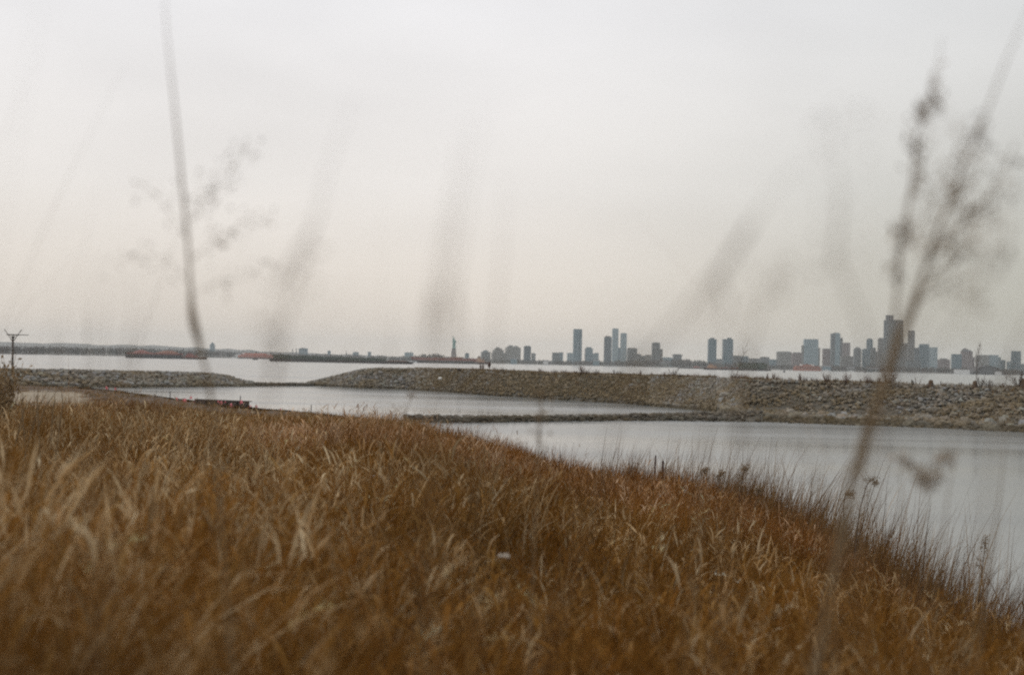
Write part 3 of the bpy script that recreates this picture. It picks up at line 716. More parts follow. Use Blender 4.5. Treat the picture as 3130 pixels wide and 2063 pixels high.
pole_at(1408, 1352, 62, 3.0, 'thin grey stake in the grass before the sill', 'greywood')
def ribbon(u, v, Y, px, label, seed):
    r = random.Random(seed); p = pt(u, v, Y); zg = gzz(p.x, p.y); s = Y / FPX; h = max(p.z - zg, .25)
    t = thing('marker_flag', label, 'flag', (p.x, p.y, zg), 0, 'pink ribbon flags along the lagoon shore')
    MB().tube([(0, 0, -.2), (.0, 0, h + px * .35 * s)], .014, 5).build('stake', MT['greywood'], t)
    b = MB(); w = px * s
    for k in range(3):
        a = r.random() * 6.28; x = r.uniform(.3, 1) * w * .45 * (1 if r.random() > .3 else -1)
        p0, p1, p2 = Vector((.02, -.02, h + .2 * w)), Vector((x * .6, -.06 - .05 * k, h + .1 * w)), Vector((x, -.1 * r.random() - .05, h - w * r.uniform(.5, .9)))
        g = Vector((.16 * w, .05, .05 * w))
        b.add([p0 - g, p0 + g, p1 + g, p1 - g, p2 + g * .9, p2 - g * .9], [(0, 1, 2, 3), (3, 2, 4, 5)])
    b.build('ribbon', MT['pink'], t)
for i, (u, v, px, lab) in enumerate([(538, 1217, 11, 'pink ribbon flag nearest the lone dark post in the reeds'), (565, 1221, 14, 'largest pink ribbon flag, second from the lone dark post'), (584, 1213, 8, 'small pink ribbon high on a stem between two larger ones'),
        (599, 1222, 10, 'pink ribbon flag at the landward end of the timber wall'), (676, 1228, 9, 'pink ribbon flag hanging at mid length of the timber wall'), (689, 1227, 5, 'tiny pink ribbon just past the wall middle'), (668, 1225, 5, 'tiny pink ribbon just before the wall middle'),
        (705, 1236, 12, 'pink ribbon flag hanging low in front of the timber wall'), (737, 1226, 11, 'pink ribbon tied against the dark post on the wall tip'), (766, 1243, 6, 'faint pink ribbon on the mud beyond the wall tip'), (783, 1250, 8, 'faint pink ribbon farther along the muddy shore'),
        (858, 1250, 5, 'most isolated pink ribbon, on the open shore'), (1194, 1271, 5, 'pale pink ribbon near the pale boulders of the sill'), (325, 1183, 9, 'pink ribbon above the grass before the far breakwater'), (352, 1186, 7, 'second pink ribbon above the grass before the far breakwater')]):
    Y = 150 if u < 620 else (142 if u < 700 else 139 if u < 790 else 128)
    if u < 400: Y = 92
    ribbon(u, v, Y, px, lab, 100 + i)
# white driftwood plank on the sand, pale leaf caught in the grass
p = pt(243, 1213, 118); p.z = gzz(p.x, p.y) + .12
t = MB().box(-.75, .75, -.12, .12, -.05, .05, .96).build('driftwood', MT['white']); t.location = p; t.rotation_euler = (.1, .28, .2)
tag(t, 'white driftwood plank at the edge of the sandy clearing', 'plank')
p = pt(1540, 1702, 7.0); b = MB()
for k, (dx, dz) in enumerate(((-.034, 0), (.012, .006), (.034, .004))):
    vs = []; 
    for i in range(5):
        f = i / 4 - .5; vs += [(dx + f * .045, -.012, dz + .012 * (1 - 4 * f * f) - .008 * k), (dx + f * .045, .014, dz + .02 * (1 - 4 * f * f) + .012)]
    b.add(vs, [(2 * i, 2 * i + 2, 2 * i + 3, 2 * i + 1) for i in range(4)])
o = b.build('dead_leaf', MT['paper']); o.location = p; o.scale = (.5, .5, .5)
tag(o, 'small whitish curled leaf caught on the tops of the brown grass', 'leaf')

# ------------------------------------------------------------------ far shore, hills and winter woods across the bay
FS = [(-500, 2900), (0, 2900), (300, 3600), (700, 4500), (1150, 4700), (1500, 4400), (1700, 4150), (2000, 4200), (2580, 3700), (2800, 3600), (3130, 3500), (3600, 3400)]
fu = np.linspace(-500, 3600, 260); fd = np.interp(fu, *zip(*FS)) + (vnoise(fu * .02, fu * 0, 81) - .5) * 60
def strip(us, rows):
    V = []
    for D, Z in rows: V.append(np.stack([(us - 1565) / FPX * D, D, Z], -1))
    V = np.stack(V); n, m = V.shape[:2]; ix = np.arange(n * m).reshape(n, m)
    return V.reshape(-1, 3), np.stack([ix[:-1, :-1], ix[:-1, 1:], ix[1:, 1:], ix[1:, :-1]], -1).reshape(-1, 4)
V, F = strip(fu, [(fd - 6, fu * 0 - 1), (fd, fu * 0 + .2), (fd + 8, fu * 0 + 1.6), (fd + 900, fu * 0 + 2.5), (fu * 0 + 11000, fu * 0 + 5)])
tag(np_obj('far_shore', V, F, mat('far_shore_ground', (.10, .09, .07), (.07, .065, .055), .02, .95)), kind='structure')
HT = [(-500, 1040), (0, 1046), (100, 1047.5), (200, 1050), (300, 1054), (480, 1057), (650, 1064), (800, 1073), (1000, 1081), (1200, 1089), (1400, 1096), (1800, 1106), (2400, 1122), (3600, 1147)]
hv = np.interp(fu, *zip(*HT)); hz = np.array([zat(u, v, 8800.) for u, v in zip(fu, hv)]) + (vnoise(fu * .03, fu * 0, 83) - .5) * 9
V, F = strip(fu, [(fu * 0 + 7600, fu * 0 + 1), (fu * 0 + 8200, hz * .6), (fu * 0 + 8800, hz), (fu * 0 + 9600, hz * .5), (fu * 0 + 10200, hz * 0 + 1)])
tag(np_obj('hills', V, F, mat('wooded_hill', (.085, .085, .075), (.06, .062, .055), .01, .95), smooth=True), kind='structure')
WT = [(-500, 1050), (0, 1056), (150, 1058), (300, 1060), (480, 1064.5), (640, 1069), (830, 1078), (1000, 1081.5), (1150, 1085), (1250, 1088), (1300, 1081), (1345, 1080), (1365, 1088), (1450, 1093), (1500, 1097), (1600, 1098), (1700, 1101), (1860, 1101.5),
      (2000, 1099), (2050, 1097), (2090, 1094.5), (2130, 1099), (2200, 1109), (2350, 1112), (2500, 1115), (2700, 1118), (2830, 1120), (2960, 1123), (3130, 1129), (3600, 1139)]
def woods(n):
    u = -450 + 4000 * RNG.random(n); k = RNG.random(n) ** 1.5
    D = np.interp(u, *zip(*FS)) + 12 + 420 * k
    vt = np.interp(u, *zip(*WT)) + np.abs(RNG.normal(0, 3.0, n)) + RNG.random(n) * 4 - 1.8
    # height over the horizon line in this view, kept at tree size
    H = np.clip(EYE + (hor(u) - vt) * D / FPX, 5.5, 30)
    X = (u - 1565) / FPX * D; W = H * (.42 + .3 * RNG.random(n))
    m = 64
    th = RNG.random((n, m)) * 2 * PI; ph = np.arccos(1 - 2 * RNG.random((n, m))); rr = RNG.random((n, m)) ** .4
    c = np.stack([X[:, None] + W[:, None] * .55 * rr * np.sin(ph) * np.cos(th), D[:, None] + W[:, None] * .55 * rr * np.sin(ph) * np.sin(th),
                  np.maximum(H[:, None] * (.55 + .45 * rr * np.cos(ph)), .6)], -1)
    sz = (H * .085)[:, None] * (.6 + .9 * RNG.random((n, m)))
    T = RNG.normal(0, 1, (n, m, 3, 3)); T /= np.linalg.norm(T, axis=-1, keepdims=True)
    Vt = c[:, :, None, :] + T * sz[..., None, None]
    col = np.array([(.085, .068, .056), (.07, .06, .055), (.095, .078, .055), (.065, .066, .052)])[RNG.integers(0, 4, n)] * (.7 + .6 * RNG.random((n, 1)))
    return Vt.reshape(-1, 3), np.arange(n * m * 3).reshape(-1, 3), np.repeat(col, m * 3, 0)
V, F, C = woods(2600)
tag(np_obj('far_woods', V, F, MT['weed'], C), kind='stuff')

# ------------------------------------------------------------------ the city across the bay
def building(name, label, cat, D, vols, yaw=.25, group=None):
    """vols: (part, u0, u1, v_top, v_bottom or None for the ground, skin[, depth metres])"""
    us = [w for q in vols for w in q[1:3]]; uc = (min(us) + max(us)) / 2; xc = xat(uc, D)
    rz = -math.atan2(xc, D) + yaw
    t = thing(name, label, cat, (xc, D, 0), rz, group); kf = 1 / (cos(yaw) + .55 * abs(sin(yaw)))
    for i, q in enumerate(vols):
        part, u0, u1, vt, vb, skin = q[:6]
        w = (u1 - u0) / FPX * D * kf; x = ((u0 + u1) / 2 - uc) / FPX * D * (1 if len(vols) == 1 else .96)
        dp = q[6] if len(q) > 6 else min(max(w * .8, 14), 46)
        um = (u0 + u1) / 2; z1 = zat(um, vt, D); z0 = 0 if vb is None else zat(um, vb, D)
        b = MB(); e = .35 * i
        b.box(x - w / 2, x + w / 2, -dp / 2 + e, dp / 2 - e, z0 + .02 * i, z1 + .013 * i)
        if vb is None and part in ('tower_block', 'block') and w > 9:                        # parapet lip
            b.box(x - w / 2 - .3, x + w / 2 + .3, -dp / 2 + e - .3, dp / 2 - e + .3, z1 + .02 + .013 * i, z1 + 1.3)
        b.build(part, FA.get(skin) or MT[skin], t)
    return t
T_, B_, C_ = 'tower_block', 'block', 'rooftop_housing'
AT, OT, BL = 'apartment_tower', 'office_tower', 'apartment_block'
CITY = [
 # left: beyond the barges
 ('domed_tower', 'squat grey blue tower with a stepped dome, alone on the left hills', 'tower', 6800, [(T_, 641, 656, 1055, None, 'blue'), ('drum', 643, 654, 1050, 1055, 'blue'), ('lantern', 646.5, 650.5, 1046.5, 1050, 'blue')], .3),
 (BL, 'wide grey block with a raised centre above the long green barge', 'block', 6600, [(B_, 913, 940, 1066, None, 'blue'), (C_, 919, 935, 1063.5, 1066, 'roof')], .15),
 ('chimney', 'thin chimney left of the wide grey block, farther of two', 'chimney', 6600, [('stack', 893, 895.5, 1066, None, 'grey', 6)], 0),
 ('chimney', 'thin chimney right beside the wide grey block', 'chimney', 6600, [('stack', 904, 907, 1065, None, 'grey', 6)], 0),
 ('warehouse', 'small hazy box above the middle of the long green barge', 'warehouse', 6400, [(B_, 1001, 1010, 1073, None, 'blue')], .1),
 ('church_spire', 'needle thin spire over the right part of the green barge', 'spire', 6400, [('base', 1056, 1060, 1079, None, 'grey'), ('spire', 1057.2, 1058.6, 1071, 1079, 'grey', 4)], 0),
 ('warehouse', 'low hazy building with two humps above the green barge', 'warehouse', 6400, [(B_, 1078, 1096, 1077, None, 'blue'), (C_, 1084, 1090, 1075.5, 1077, 'grey')], .1),
 ('warehouse', 'low hazy shed over the stern of the green barge', 'warehouse', 6300, [(B_, 1124, 1134, 1076, None, 'blue')], .1),
 ('terminal_building', 'low white building with a stubby mast left of the statue', 'building', 6000, [(B_, 1236, 1263, 1079, None, 'pale'), (C_, 1240, 1252, 1077, 1079, 'pale'), ('mast', 1255, 1257, 1073, 1079, 'grey', 4)], .1),
 (BL, 'small hazy block between the statue and the tugboat', 'block', 6000, [(B_, 1421, 1433, 1081, None, 'blue'), (C_, 1424, 1430, 1079, 1081, 'grey')], .2),
 # centre left
 (BL, 'low hip topped block directly above the tan tugboat', 'block', 5800, [(B_, 1470, 1498, 1077, None, 'grey'), (C_, 1475, 1492, 1072.5, 1077, 'blue'), ('roof_peak', 1480, 1488, 1070.5, 1072.5, 'roof')], .2),
 (BL, 'stepped pale block shaped like a beehive', 'block', 5900, [(B_, 1502, 1542, 1079, None, 'warm'), ('upper_storeys', 1505.5, 1538.5, 1070, 1079, 'warm'), ('setback', 1510, 1533, 1065, 1070, 'warm'), (C_, 1515, 1526, 1061, 1065, 'warm')], .2),
 (BL, 'wide pale block with a jagged roof beside the beehive block', 'block', 5900, [(B_, 1544, 1590, 1063, None, 'warm'), ('setback', 1549, 1584, 1059, 1063, 'warm'), (C_, 1553, 1566, 1055.5, 1059, 'grey'), (C_, 1571, 1580, 1057, 1059, 'grey')], .2),
 (AT, 'short dark slab tower with rounded top corners', 'tower', 5000, [(T_, 1600, 1622, 1060, None, 'deep'), (C_, 1602.5, 1619.5, 1057, 1060, 'deep')], .1),
 (BL, 'little hazy block just right of the short dark slab tower', 'block', 6200, [(B_, 1624, 1636, 1080, None, 'grey')], .2),
 (BL, 'low two part block with a dark roof left of the tallest blue slab', 'block', 5600, [(B_, 1687, 1709, 1078.5, None, 'grey'), ('wing', 1708, 1721, 1077, None, 'blue')], .2),
 (BL, 'small pale block touching the foot of the tallest blue slab', 'block', 5900, [(B_, 1733, 1752, 1080, None, 'pale'), (C_, 1737, 1744, 1078, 1080, 'pale')], .2),
 (AT, 'tall pale blue slab tower standing alone with a flat top', 'tower', 5600, [(T_, 1750.5, 1777, 1007, None, 'blue'), ('shade_strip', 1770, 1776.4, 1008.5, None, 'teal', 40)], .12),  # darker strip: shading of the tower's right side put into the skin colour
 (BL, 'medium grey blue block with cut corners beside the tall slab', 'block', 5600, [(B_, 1787, 1811, 1066, None, 'blue'), (C_, 1791, 1807, 1061, 1066, 'blue')], .2),
 (BL, 'low pale open topped block right of the cut corner block', 'block', 5700, [(B_, 1810, 1829, 1081, None, 'pale'), (C_, 1818, 1828, 1078.5, 1081, 'grey')], .2),
 (AT, 'dark tower with a reddish cap, front of the group of three', 'tower', 5200, [(T_, 1845, 1868, 1031, None, 'deep'), (C_, 1849, 1864, 1027, 1031, 'red')], .1),
 (AT, 'tallest pale tower of the group of three', 'tower', 6300, [(T_, 1869.5, 1888.5, 1007, None, 'pale'), (C_, 1871, 1887, 1004, 1007, 'blue')], .15),
 (AT, 'slimmer pale tower, last of the group of three', 'tower', 6300, [(T_, 1895, 1914, 1021, None, 'pale'), (C_, 1897, 1912, 1018, 1021, 'blue')], .15),
 (BL, 'dark sliver of a block in the gap between the two pale towers', 'block', 6000, [(B_, 1888, 1896, 1064, None, 'teal')], .0),
 (BL, 'brownish block with a small mast behind the last pale tower', 'block', 5500, [(B_, 1916, 1946, 1067, None, 'grey'), ('setback', 1919, 1944, 1063.5, 1067, 'red'), ('mast', 1937, 1938, 1056, 1063.5, 'grey', 3)], .2),
 (BL, 'low sloping row of flats right of the block with the mast', 'block', 5600, [(B_, 1946, 1958, 1083, None, 'grey'), ('wing', 1957, 1972, 1087, None, 'grey')], .2),
 (BL, 'low pale flats just before the olive grey tower', 'block', 5700, [(B_, 1972, 1990, 1085.5, None, 'warm')], .2),
 (AT, 'olive grey tower with a lower shoulder on its far side', 'tower', 5300, [(T_, 1991, 2016, 1049, None, 'grey'), (C_, 1996, 2010, 1046.5, 1049, 'grey'), ('shoulder', 2014, 2025, 1067, None, 'olive')], .15),
 ('warehouse', 'long low pale warehouse between the olive tower and the arena roof', 'warehouse', 5600, [(B_, 2026, 2054, 1093, None, 'pale')], .1),
 ('arena', 'low building with a flat domed roof in a wide gap', 'building', 5500, [(B_, 2056, 2083, 1087, None, 'grey'), ('roof', 2053, 2086, 1084, 1087, 'roof'), ('roof_cap', 2058, 2080, 1082.3, 1084, 'grey')], .1),
 # centre right
 (AT, 'left one of the two matching teal towers with a narrow cap', 'tower', 5000, [(T_, 2162.5, 2188.5, 1038, None, 'teal'), (C_, 2169, 2182, 1032.5, 1038, 'deep')], .18, 'matching teal towers'),
 (AT, 'right one of the two matching teal towers, slightly broader', 'tower', 5000, [(T_, 2207, 2239, 1038, None, 'teal'), (C_, 2221, 2234, 1032.5, 1038, 'deep')], .18, 'matching teal towers'),
 (BL, 'low hazy block between the two matching teal towers', 'block', 5900, [(B_, 2188, 2208, 1098, None, 'grey')], .2),
 (BL, 'long low grey block against the right matching teal tower', 'block', 5200, [(B_, 2238, 2262, 1088, None, 'grey'), ('wing', 2261, 2287, 1088.7, None, 'blue')], .2),
 (BL, 'low strip of flats behind the green barge box', 'block', 5400, [(B_, 2287, 2322, 1096.5, None, 'grey')], .2),
 (BL, 'small square grey block behind the end of the green barge box', 'block', 5100, [(B_, 2323, 2350, 1092.5, None, 'grey'), (C_, 2327, 2344, 1090.8, 1092.5, 'roof')], .2),
 (BL, 'low hazy flats left of the pale wide block', 'block', 5600, [(B_, 2350, 2373, 1099.5, None, 'blue')], .2),
 (BL, 'pale wide flat topped block, first of the downtown row', 'block', 5600, [(B_, 2373, 2417, 1076, None, 'warm'), (C_, 2379, 2412, 1074.3, 1076, 'pale')], .15),
 (BL, 'brown block with an uneven roof before the shouldered tower', 'block', 5300, [(B_, 2419, 2449, 1080, None, 'red'), ('setback', 2424, 2446, 1077, 1080, 'grey')], .2),
 (OT, 'broad pale tower with a lower shoulder on each side', 'tower', 5500, [(T_, 2455, 2499, 1038, None, 'pale'), ('shoulder', 2448, 2460, 1055.5, None, 'warm'), ('shoulder', 2497, 2506, 1063, None, 'warm'), (C_, 2457, 2465, 1036.5, 1038, 'grey'), (C_, 2482, 2497, 1036.5, 1038, 'grey')], .12),
 (OT, 'brown grey block at the foot of the rounded tall tower', 'tower', 5300, [(T_, 2513, 2538, 1067, None, 'red'), (C_, 2518, 2534, 1065.5, 1067, 'roof')], .2),
 (OT, 'tall tower with a light front bay and a darker far shoulder', 'tower', 5200, [(T_, 2537, 2566, 1021, None, 'grey'), ('front_bay', 2549, 2564, 1019.5, None, 'pale', 50), (C_, 2545, 2561, 1017, 1021, 'grey'), ('shoulder', 2565, 2574.5, 1032.5, None, 'dark')], .15),
 (OT, 'reddish brick tower against the tall tower with the light bay', 'tower', 5600, [(T_, 2574, 2597, 1049, None, 'red'), (C_, 2580, 2595, 1047.5, 1049, 'red')], .15),
 (BL, 'low brown flats in front of the reddish brick tower', 'block', 4900, [(B_, 2568, 2606, 1090, None, 'olive')], .15),
 (OT, 'rounded top grey tower between the brick and the slim teal towers', 'tower', 5400, [(T_, 2608, 2631, 1068, None, 'grey'), ('setback', 2610.5, 2628.5, 1064, 1068, 'grey'), (C_, 2614, 2625, 1061.5, 1064, 'grey')], .15),
 (OT, 'teal shoulder tower stepping up to the slim teal tower', 'tower', 5500, [(T_, 2634, 2648, 1069, None, 'teal'), ('setback', 2639, 2648, 1066, 1069, 'teal')], .1),
 (OT, 'slim teal tower with a rounded top', 'tower', 5600, [(T_, 2647, 2666, 1039, None, 'teal'), (C_, 2649.5, 2663.5, 1035, 1039, 'deep')], .1),
 (OT, 'grey tower stepping down behind the slim teal tower', 'tower', 5200, [(T_, 2659, 2675, 1064, None, 'grey'), ('shoulder', 2673, 2684, 1074, None, 'olive')], .1),
 (OT, 'dark tower pressed against the left flank of the tallest tower', 'tower', 5000, [(T_, 2682, 2704, 1036, None, 'olive'), (C_, 2686, 2700, 1033, 1036, 'olive')], .1),
 (OT, 'tallest tower of the skyline with an offset block on its roof', 'tower', 4800, [(T_, 2700, 2758, 981, None, 'grey', 50), ('notch', 2705, 2728, 963.5, 981, 'dark', 26), ('crown', 2728, 2755, 978.5, 981, 'grey', 30), ('top_sign_band', 2733, 2744, 985, 997, 'pale', 50.9)], .0),
 (OT, 'dark low tower wedged under the right flank of the tallest tower', 'tower', 5100, [(T_, 2756, 2774, 1050, None, 'olive')], .1),
 (OT, 'narrow brown tower standing free right of the tallest tower', 'tower', 5000, [(T_, 2773, 2794, 1013, None, 'olive'), (C_, 2775, 2792, 1010, 1013, 'dark')], .1),
 (OT, 'stepped teal glass building with an antenna', 'tower', 4900, [(T_, 2808, 2838, 1054, None, 'teal'), ('lower_step', 2793, 2809, 1063, None, 'deep'), ('setback', 2812, 2834, 1051.5, 1054, 'teal'), ('antenna', 2837, 2838.2, 1046, 1054, 'grey', 3)], .12),
 (OT, 'pale hazy tower right against the stepped teal building', 'tower', 5900, [(T_, 2839, 2864, 1062.5, None, 'pale'), ('shoulder', 2836, 2846, 1066, None, 'pale')], .15),
 (BL, 'pale low block in front of the stepped teal building', 'block', 4300, [(B_, 2768, 2812, 1104, None, 'grey'), ('wing', 2796, 2806, 1102, None, 'warm')], .1),
 (BL, 'low brown block with a humped roof in the gap', 'block', 4900, [(B_, 2866, 2902, 1100, None, 'red'), ('setback', 2873, 2894, 1095.5, 1100, 'grey')], .2),
 (OT, 'low teal glass cube left of the stepped brown tower', 'tower', 4700, [(T_, 2907, 2938, 1083.5, None, 'teal')], .12),
 (OT, 'stepped brown tower with a ziggurat top', 'tower', 4900, [(T_, 2936, 2971, 1075, None, 'red'), ('setback', 2938, 2966, 1070, 1075, 'grey'), ('upper_setback', 2941, 2958, 1066.5, 1070, 'red'), (C_, 2945, 2952, 1064.5, 1066.5, 'roof'), ('shoulder', 2968, 2978, 1092, None, 'red')], .12),
 (BL, 'wide pale ribbed block, left half of the pair behind the tall sapling', 'block', 4900, [(B_, 2982, 3021, 1087, None, 'warm'), (C_, 2990, 3018, 1085, 1087, 'grey')], .1),
 (BL, 'wide pale block with a falling roof, right half of the pair', 'block', 4900, [(B_, 3020, 3050, 1086.5, None, 'pale'), ('wing', 3049, 3058, 1092, None, 'pale'), (C_, 3024, 3040, 1085, 1086.5, 'grey')], .1),
 (BL, 'small teal block between the pale pair and the last teal tower', 'block', 4800, [(B_, 3058, 3072, 1101.5, None, 'teal')], .1),
 (BL, 'tiny hazy blocks huddled before the last teal tower', 'block', 5600, [(B_, 3077, 3090, 1106, None, 'blue')], .1),
 (OT, 'last teal tower near the right end of the skyline', 'tower', 4700, [(T_, 3090, 3118.5, 1075, None, 'teal'), (C_, 3092, 3117, 1073.3, 1075, 'blue')], .1),
 (BL, 'low hazy block at the right end of the skyline', 'block', 5200, [(B_, 3119, 3142, 1113, None, 'grey')], .1),
]
for row in CITY: building(*row)
# low sheds along the waterline
SHEDS = [(720, 745, 1083, 'white', 'pale shed on the shore left of the red ferry'), (1560, 1580, 1098, 'pale', 'low pale shed in front of the wide jagged block'), (1660, 1676, 1104, 'white', 'small whitish shed by the water left of the blue slab'),
         (1812, 1832, 1103, 'pale', 'pale roofed shed below the open topped block'), (2020, 2046, 1109, 'warm', 'tan shed low on the shore right of the olive tower'), (2515, 2540, 1121, 'pale', 'pale shed on the shore behind the white boat'), (2586, 2612, 1126, 'warm', 'pale low shed at the water under the brick tower'),
         (2650, 2690, 1128, 'grey', 'long grey shed at the foot of the tallest tower')]
for u0, u1, v, sk, lab in SHEDS:
    D = float(np.interp((u0 + u1) / 2, *zip(*FS))) + 12
    t = building('shore_shed', lab, 'shed', D, [('wall', u0, u1, v, None, sk, 18)], 0); w = (u1 - u0) / FPX * D; z = zat((u0 + u1) / 2, v, D)
    b = MB(); b.add([(-w / 2 - .4, -9.4, z + .03), (w / 2 + .4, -9.4, z + .03), (w / 2 + .4, 9.4, z + .03), (-w / 2 - .4, 9.4, z + .03), (-w / 2 - .4, 0, z + 3), (w / 2 + .4, 0, z + 3)], [(3, 2, 1, 0), (0, 1, 5, 4), (2, 3, 4, 5), (1, 2, 5), (3, 0, 4)])
    b.build('roof', MT['roof'], t)
# long dark pier hall with an arched roof on the right shore
D = 3520.; x0, x1 = xat(2962, D), xat(3070, D); zr = zat(3010, 1117.5, D); w = x1 - x0
t = thing('pier_hall', 'long dark waterfront hall with a low arched roof', 'hall', ((x0 + x1) / 2, D, 0))
b = MB(); vs = []; n = 16
for i in range(n + 1):
    f = i / n * 2 - 1; z = 3.2 + (zr - 3.2) * (1 - abs(f + .12 * (1 - f * f)) ** 2.0); vs += [(f * w / 2, -26, z), (f * w / 2, 26, z), (f * w / 2, -25.9, z - 1.6), (f * w / 2, 25.9, z - 1.6)]
b.add(vs, [(4 * i, 4 * i + 4, 4 * i + 5, 4 * i + 1) for i in range(n)] + [(4 * i + 2, 4 * i + 6, 4 * i + 4, 4 * i) for i in range(n)] + [(4 * i + 1, 4 * i + 5, 4 * i + 7, 4 * i + 3) for i in range(n)]); b.build('roof', mat('dark_roof', (.05, .045, .04), (.035, .03, .03), .05), t)
b = MB()
for i in range(n):
    f, g = i / n * 2 - 1, (i + 1) / n * 2 - 1; zz = 3.2 + (zr - 3.2) * (1 - max(abs(f), abs(g)) ** 2) - 1.0
    b.box(f * w / 2, g * w / 2, -24, 24, 0, max(zz, 2.0))
b.build('wall', FA['dark'], t)
b = MB()
for i in range(9): b.box(-w * .42 + i * w * .09, -w * .42 + i * w * .09 + 4.4, -24.3, -24.02, 1.6, 4.6)
b.build('door', MT['glassdark'], t)
for u0, u1, v0, lab in [(2917, 2963, 1130, 'row of white quayside sheds left of the arched hall'), (3042, 3062, 1136, 'low white quayside shed right of the arched hall')]:
    D = 3440.; building('quay_shed', lab, 'shed', D, [('wall', u0, u1, v0, None, 'white', 12), ('door', u0 + 4, u0 + 9, v0 + 2.4, None, 'glassdark', 12.5), ('door', u1 - 10, u1 - 5, v0 + 2.4, None, 'glassdark', 12.4)], 0)

# ------------------------------------------------------------------ statue on its pedestal
def statue():
    D = 4650.; uc = 1386.5; s = D / FPX; x = xat(uc, D); zb = lambda v: zat(uc, v, D)
    t = thing('statue', 'pale green robed statue raising a torch on a grey stone pedestal', 'statue', (x, D, 0))
    zp = zb(1065.5); z0 = zb(1087.5)
    b = MB(); b.box(-26, 26, -26, 26, 0, z0 - 4.01, .93); b.build('fort_base', MT['stone'], t)
    b = MB(); b.box(-8.6, 8.6, -8.6, 8.6, z0 - 4, zb(1075) - .01, .86); b.build('pedestal', MT['stone'], t)
    b = MB(); b.box(-7.9, 7.9, -7.9, 7.9, zb(1075), zb(1074)); b.box(-6.5, 6.5, -6.5, 6.5, zb(1074) + .01, zp - 1.3, .95); b.box(-7.0, 7.0, -7.0, 7.0, zp - 1.29, zp)
    b.build('upper_pedestal', MT['stone'], t)
    b = MB()
    for k in range(-2, 3): b.box(k * 2.2 - .5, k * 2.2 + .5, -6.75, -6.2, zb(1073) + .02, zp - 1.6)
    b.build('pier', MT['roof'], t)
    # robe: one tapered folded body up to the neck, lofted with pleats
    Hh = zb(1033.3) - zp; n = 20; body = MB(); vs = []
    prof = [(0, 5.7, 4.6, .2), (.06, 5.5, 4.6, .2), (.2, 5.1, 4.3, .15), (.38, 4.75, 4.1, .0), (.5, 4.5, 3.9, -.1), (.6, 4.55, 3.7, .0), (.68, 4.65, 3.5, .1), (.75, 4.4, 3.2, .1), (.8, 3.9, 2.9, 0), (.835, 2.6, 2.2, -.1), (.86, 1.35, 1.35, -.2), (.875, 1.45, 1.5, -.2), (.91, 1.9, 2.0, -.25), (.95, 1.8, 1.9, -.25), (.985, 1.3, 1.3, -.25), (1.0, .5, .5, -.25)]
    for f, a, c, ox in prof:
        for k in range(n):
            w = 2 * PI * k / n; pl = 1 + (.09 * sin(5 * w + f * 4) if f < .8 else 0)
            vs.append((ox + a * pl * cos(w), c * pl * sin(w) * .9, zp + f * Hh))
    m = len(prof); body.add(vs, [(i * n + k, i * n + (k + 1) % n, (i + 1) * n + (k + 1) % n, (i + 1) * n + k) for i in range(m - 1) for k in range(n)] + [tuple(range(n))[::-1], tuple(range((m - 1) * n, m * n))])
    sh = zp + .78 * Hh                                           # raised arm and bent arm grow out of the shoulders
    body.tube([(-2.4, 0, sh - 1), (-3.6, 0, sh + 2.2), (-4.0, -.2, sh + 6.5), (-3.85, -.3, sh + 11.2), (-3.8, -.3, sh + 12.4)], [1.9, 1.75, 1.25, .95, .7], 9)
    body.tube([(3.0, 0, sh - .8), (4.8, -.6, sh - 3.6), (6.4, -1.4, sh - 6.6), (5.2, -3.2, sh - 7.6)], [1.7, 1.6, 1.35, 1.0], 9)
    body.add([(-.45, -2.15, zp + .925 * Hh), (.0, -2.15, zp + .925 * Hh), (-.22, -2.5, zp + .905 * Hh), (-.22, -1.8, zp + .95 * Hh), (-.22, -1.7, zp + .90 * Hh)], [(0, 2, 3), (1, 3, 2), (0, 4, 2), (1, 2, 4)])
    body.build('figure', MT['copper'], t, True)
    b = MB(); z = sh + 12.1; b.lathe([(.5, z - 1.2), (.55, z), (1.35, z + .6), (1.4, z + 1.0), (.8, z + 1.05), (.75, z + 1.6)], 10, -3.8, -.3); b.build('torch', MT['copper'], t)
    b = MB(); b.lathe([(.7, z + 1.62), (1.0, z + 2.4), (.75, z + 3.5), (.35, z + 5.2), (.08, zat(1383.5, 1024, D))], 8, -3.8, -.3); b.build('flame', MT['gold'], t, True)
    b = MB(); zc = zp + .965 * Hh; b.lathe([(1.95, zc - .2), (2.1, zc + .25), (1.95, zc + .3)], 12, -.25, 0)
    for k in range(7):
        a = PI * k / 6; b.tube([(-.25 + cos(a) * 1.8, .3, zc + .2 + sin(a) * .8), (-.25 + cos(a) * 4.0, .4, zc + .5 + sin(a) * 3.2)], [.28, .03], 4)
    b.build('crown', MT['copper'], t)
    b = MB(); b.box(-.45, .45, -2.0, 2.0, -3.4, 3.4); o = b.build('tablet', MT['copper'], t); o.location = (6.7, -2.6, sh - 5.2); o.rotation_euler = (.25, -.2, .25)
statue()

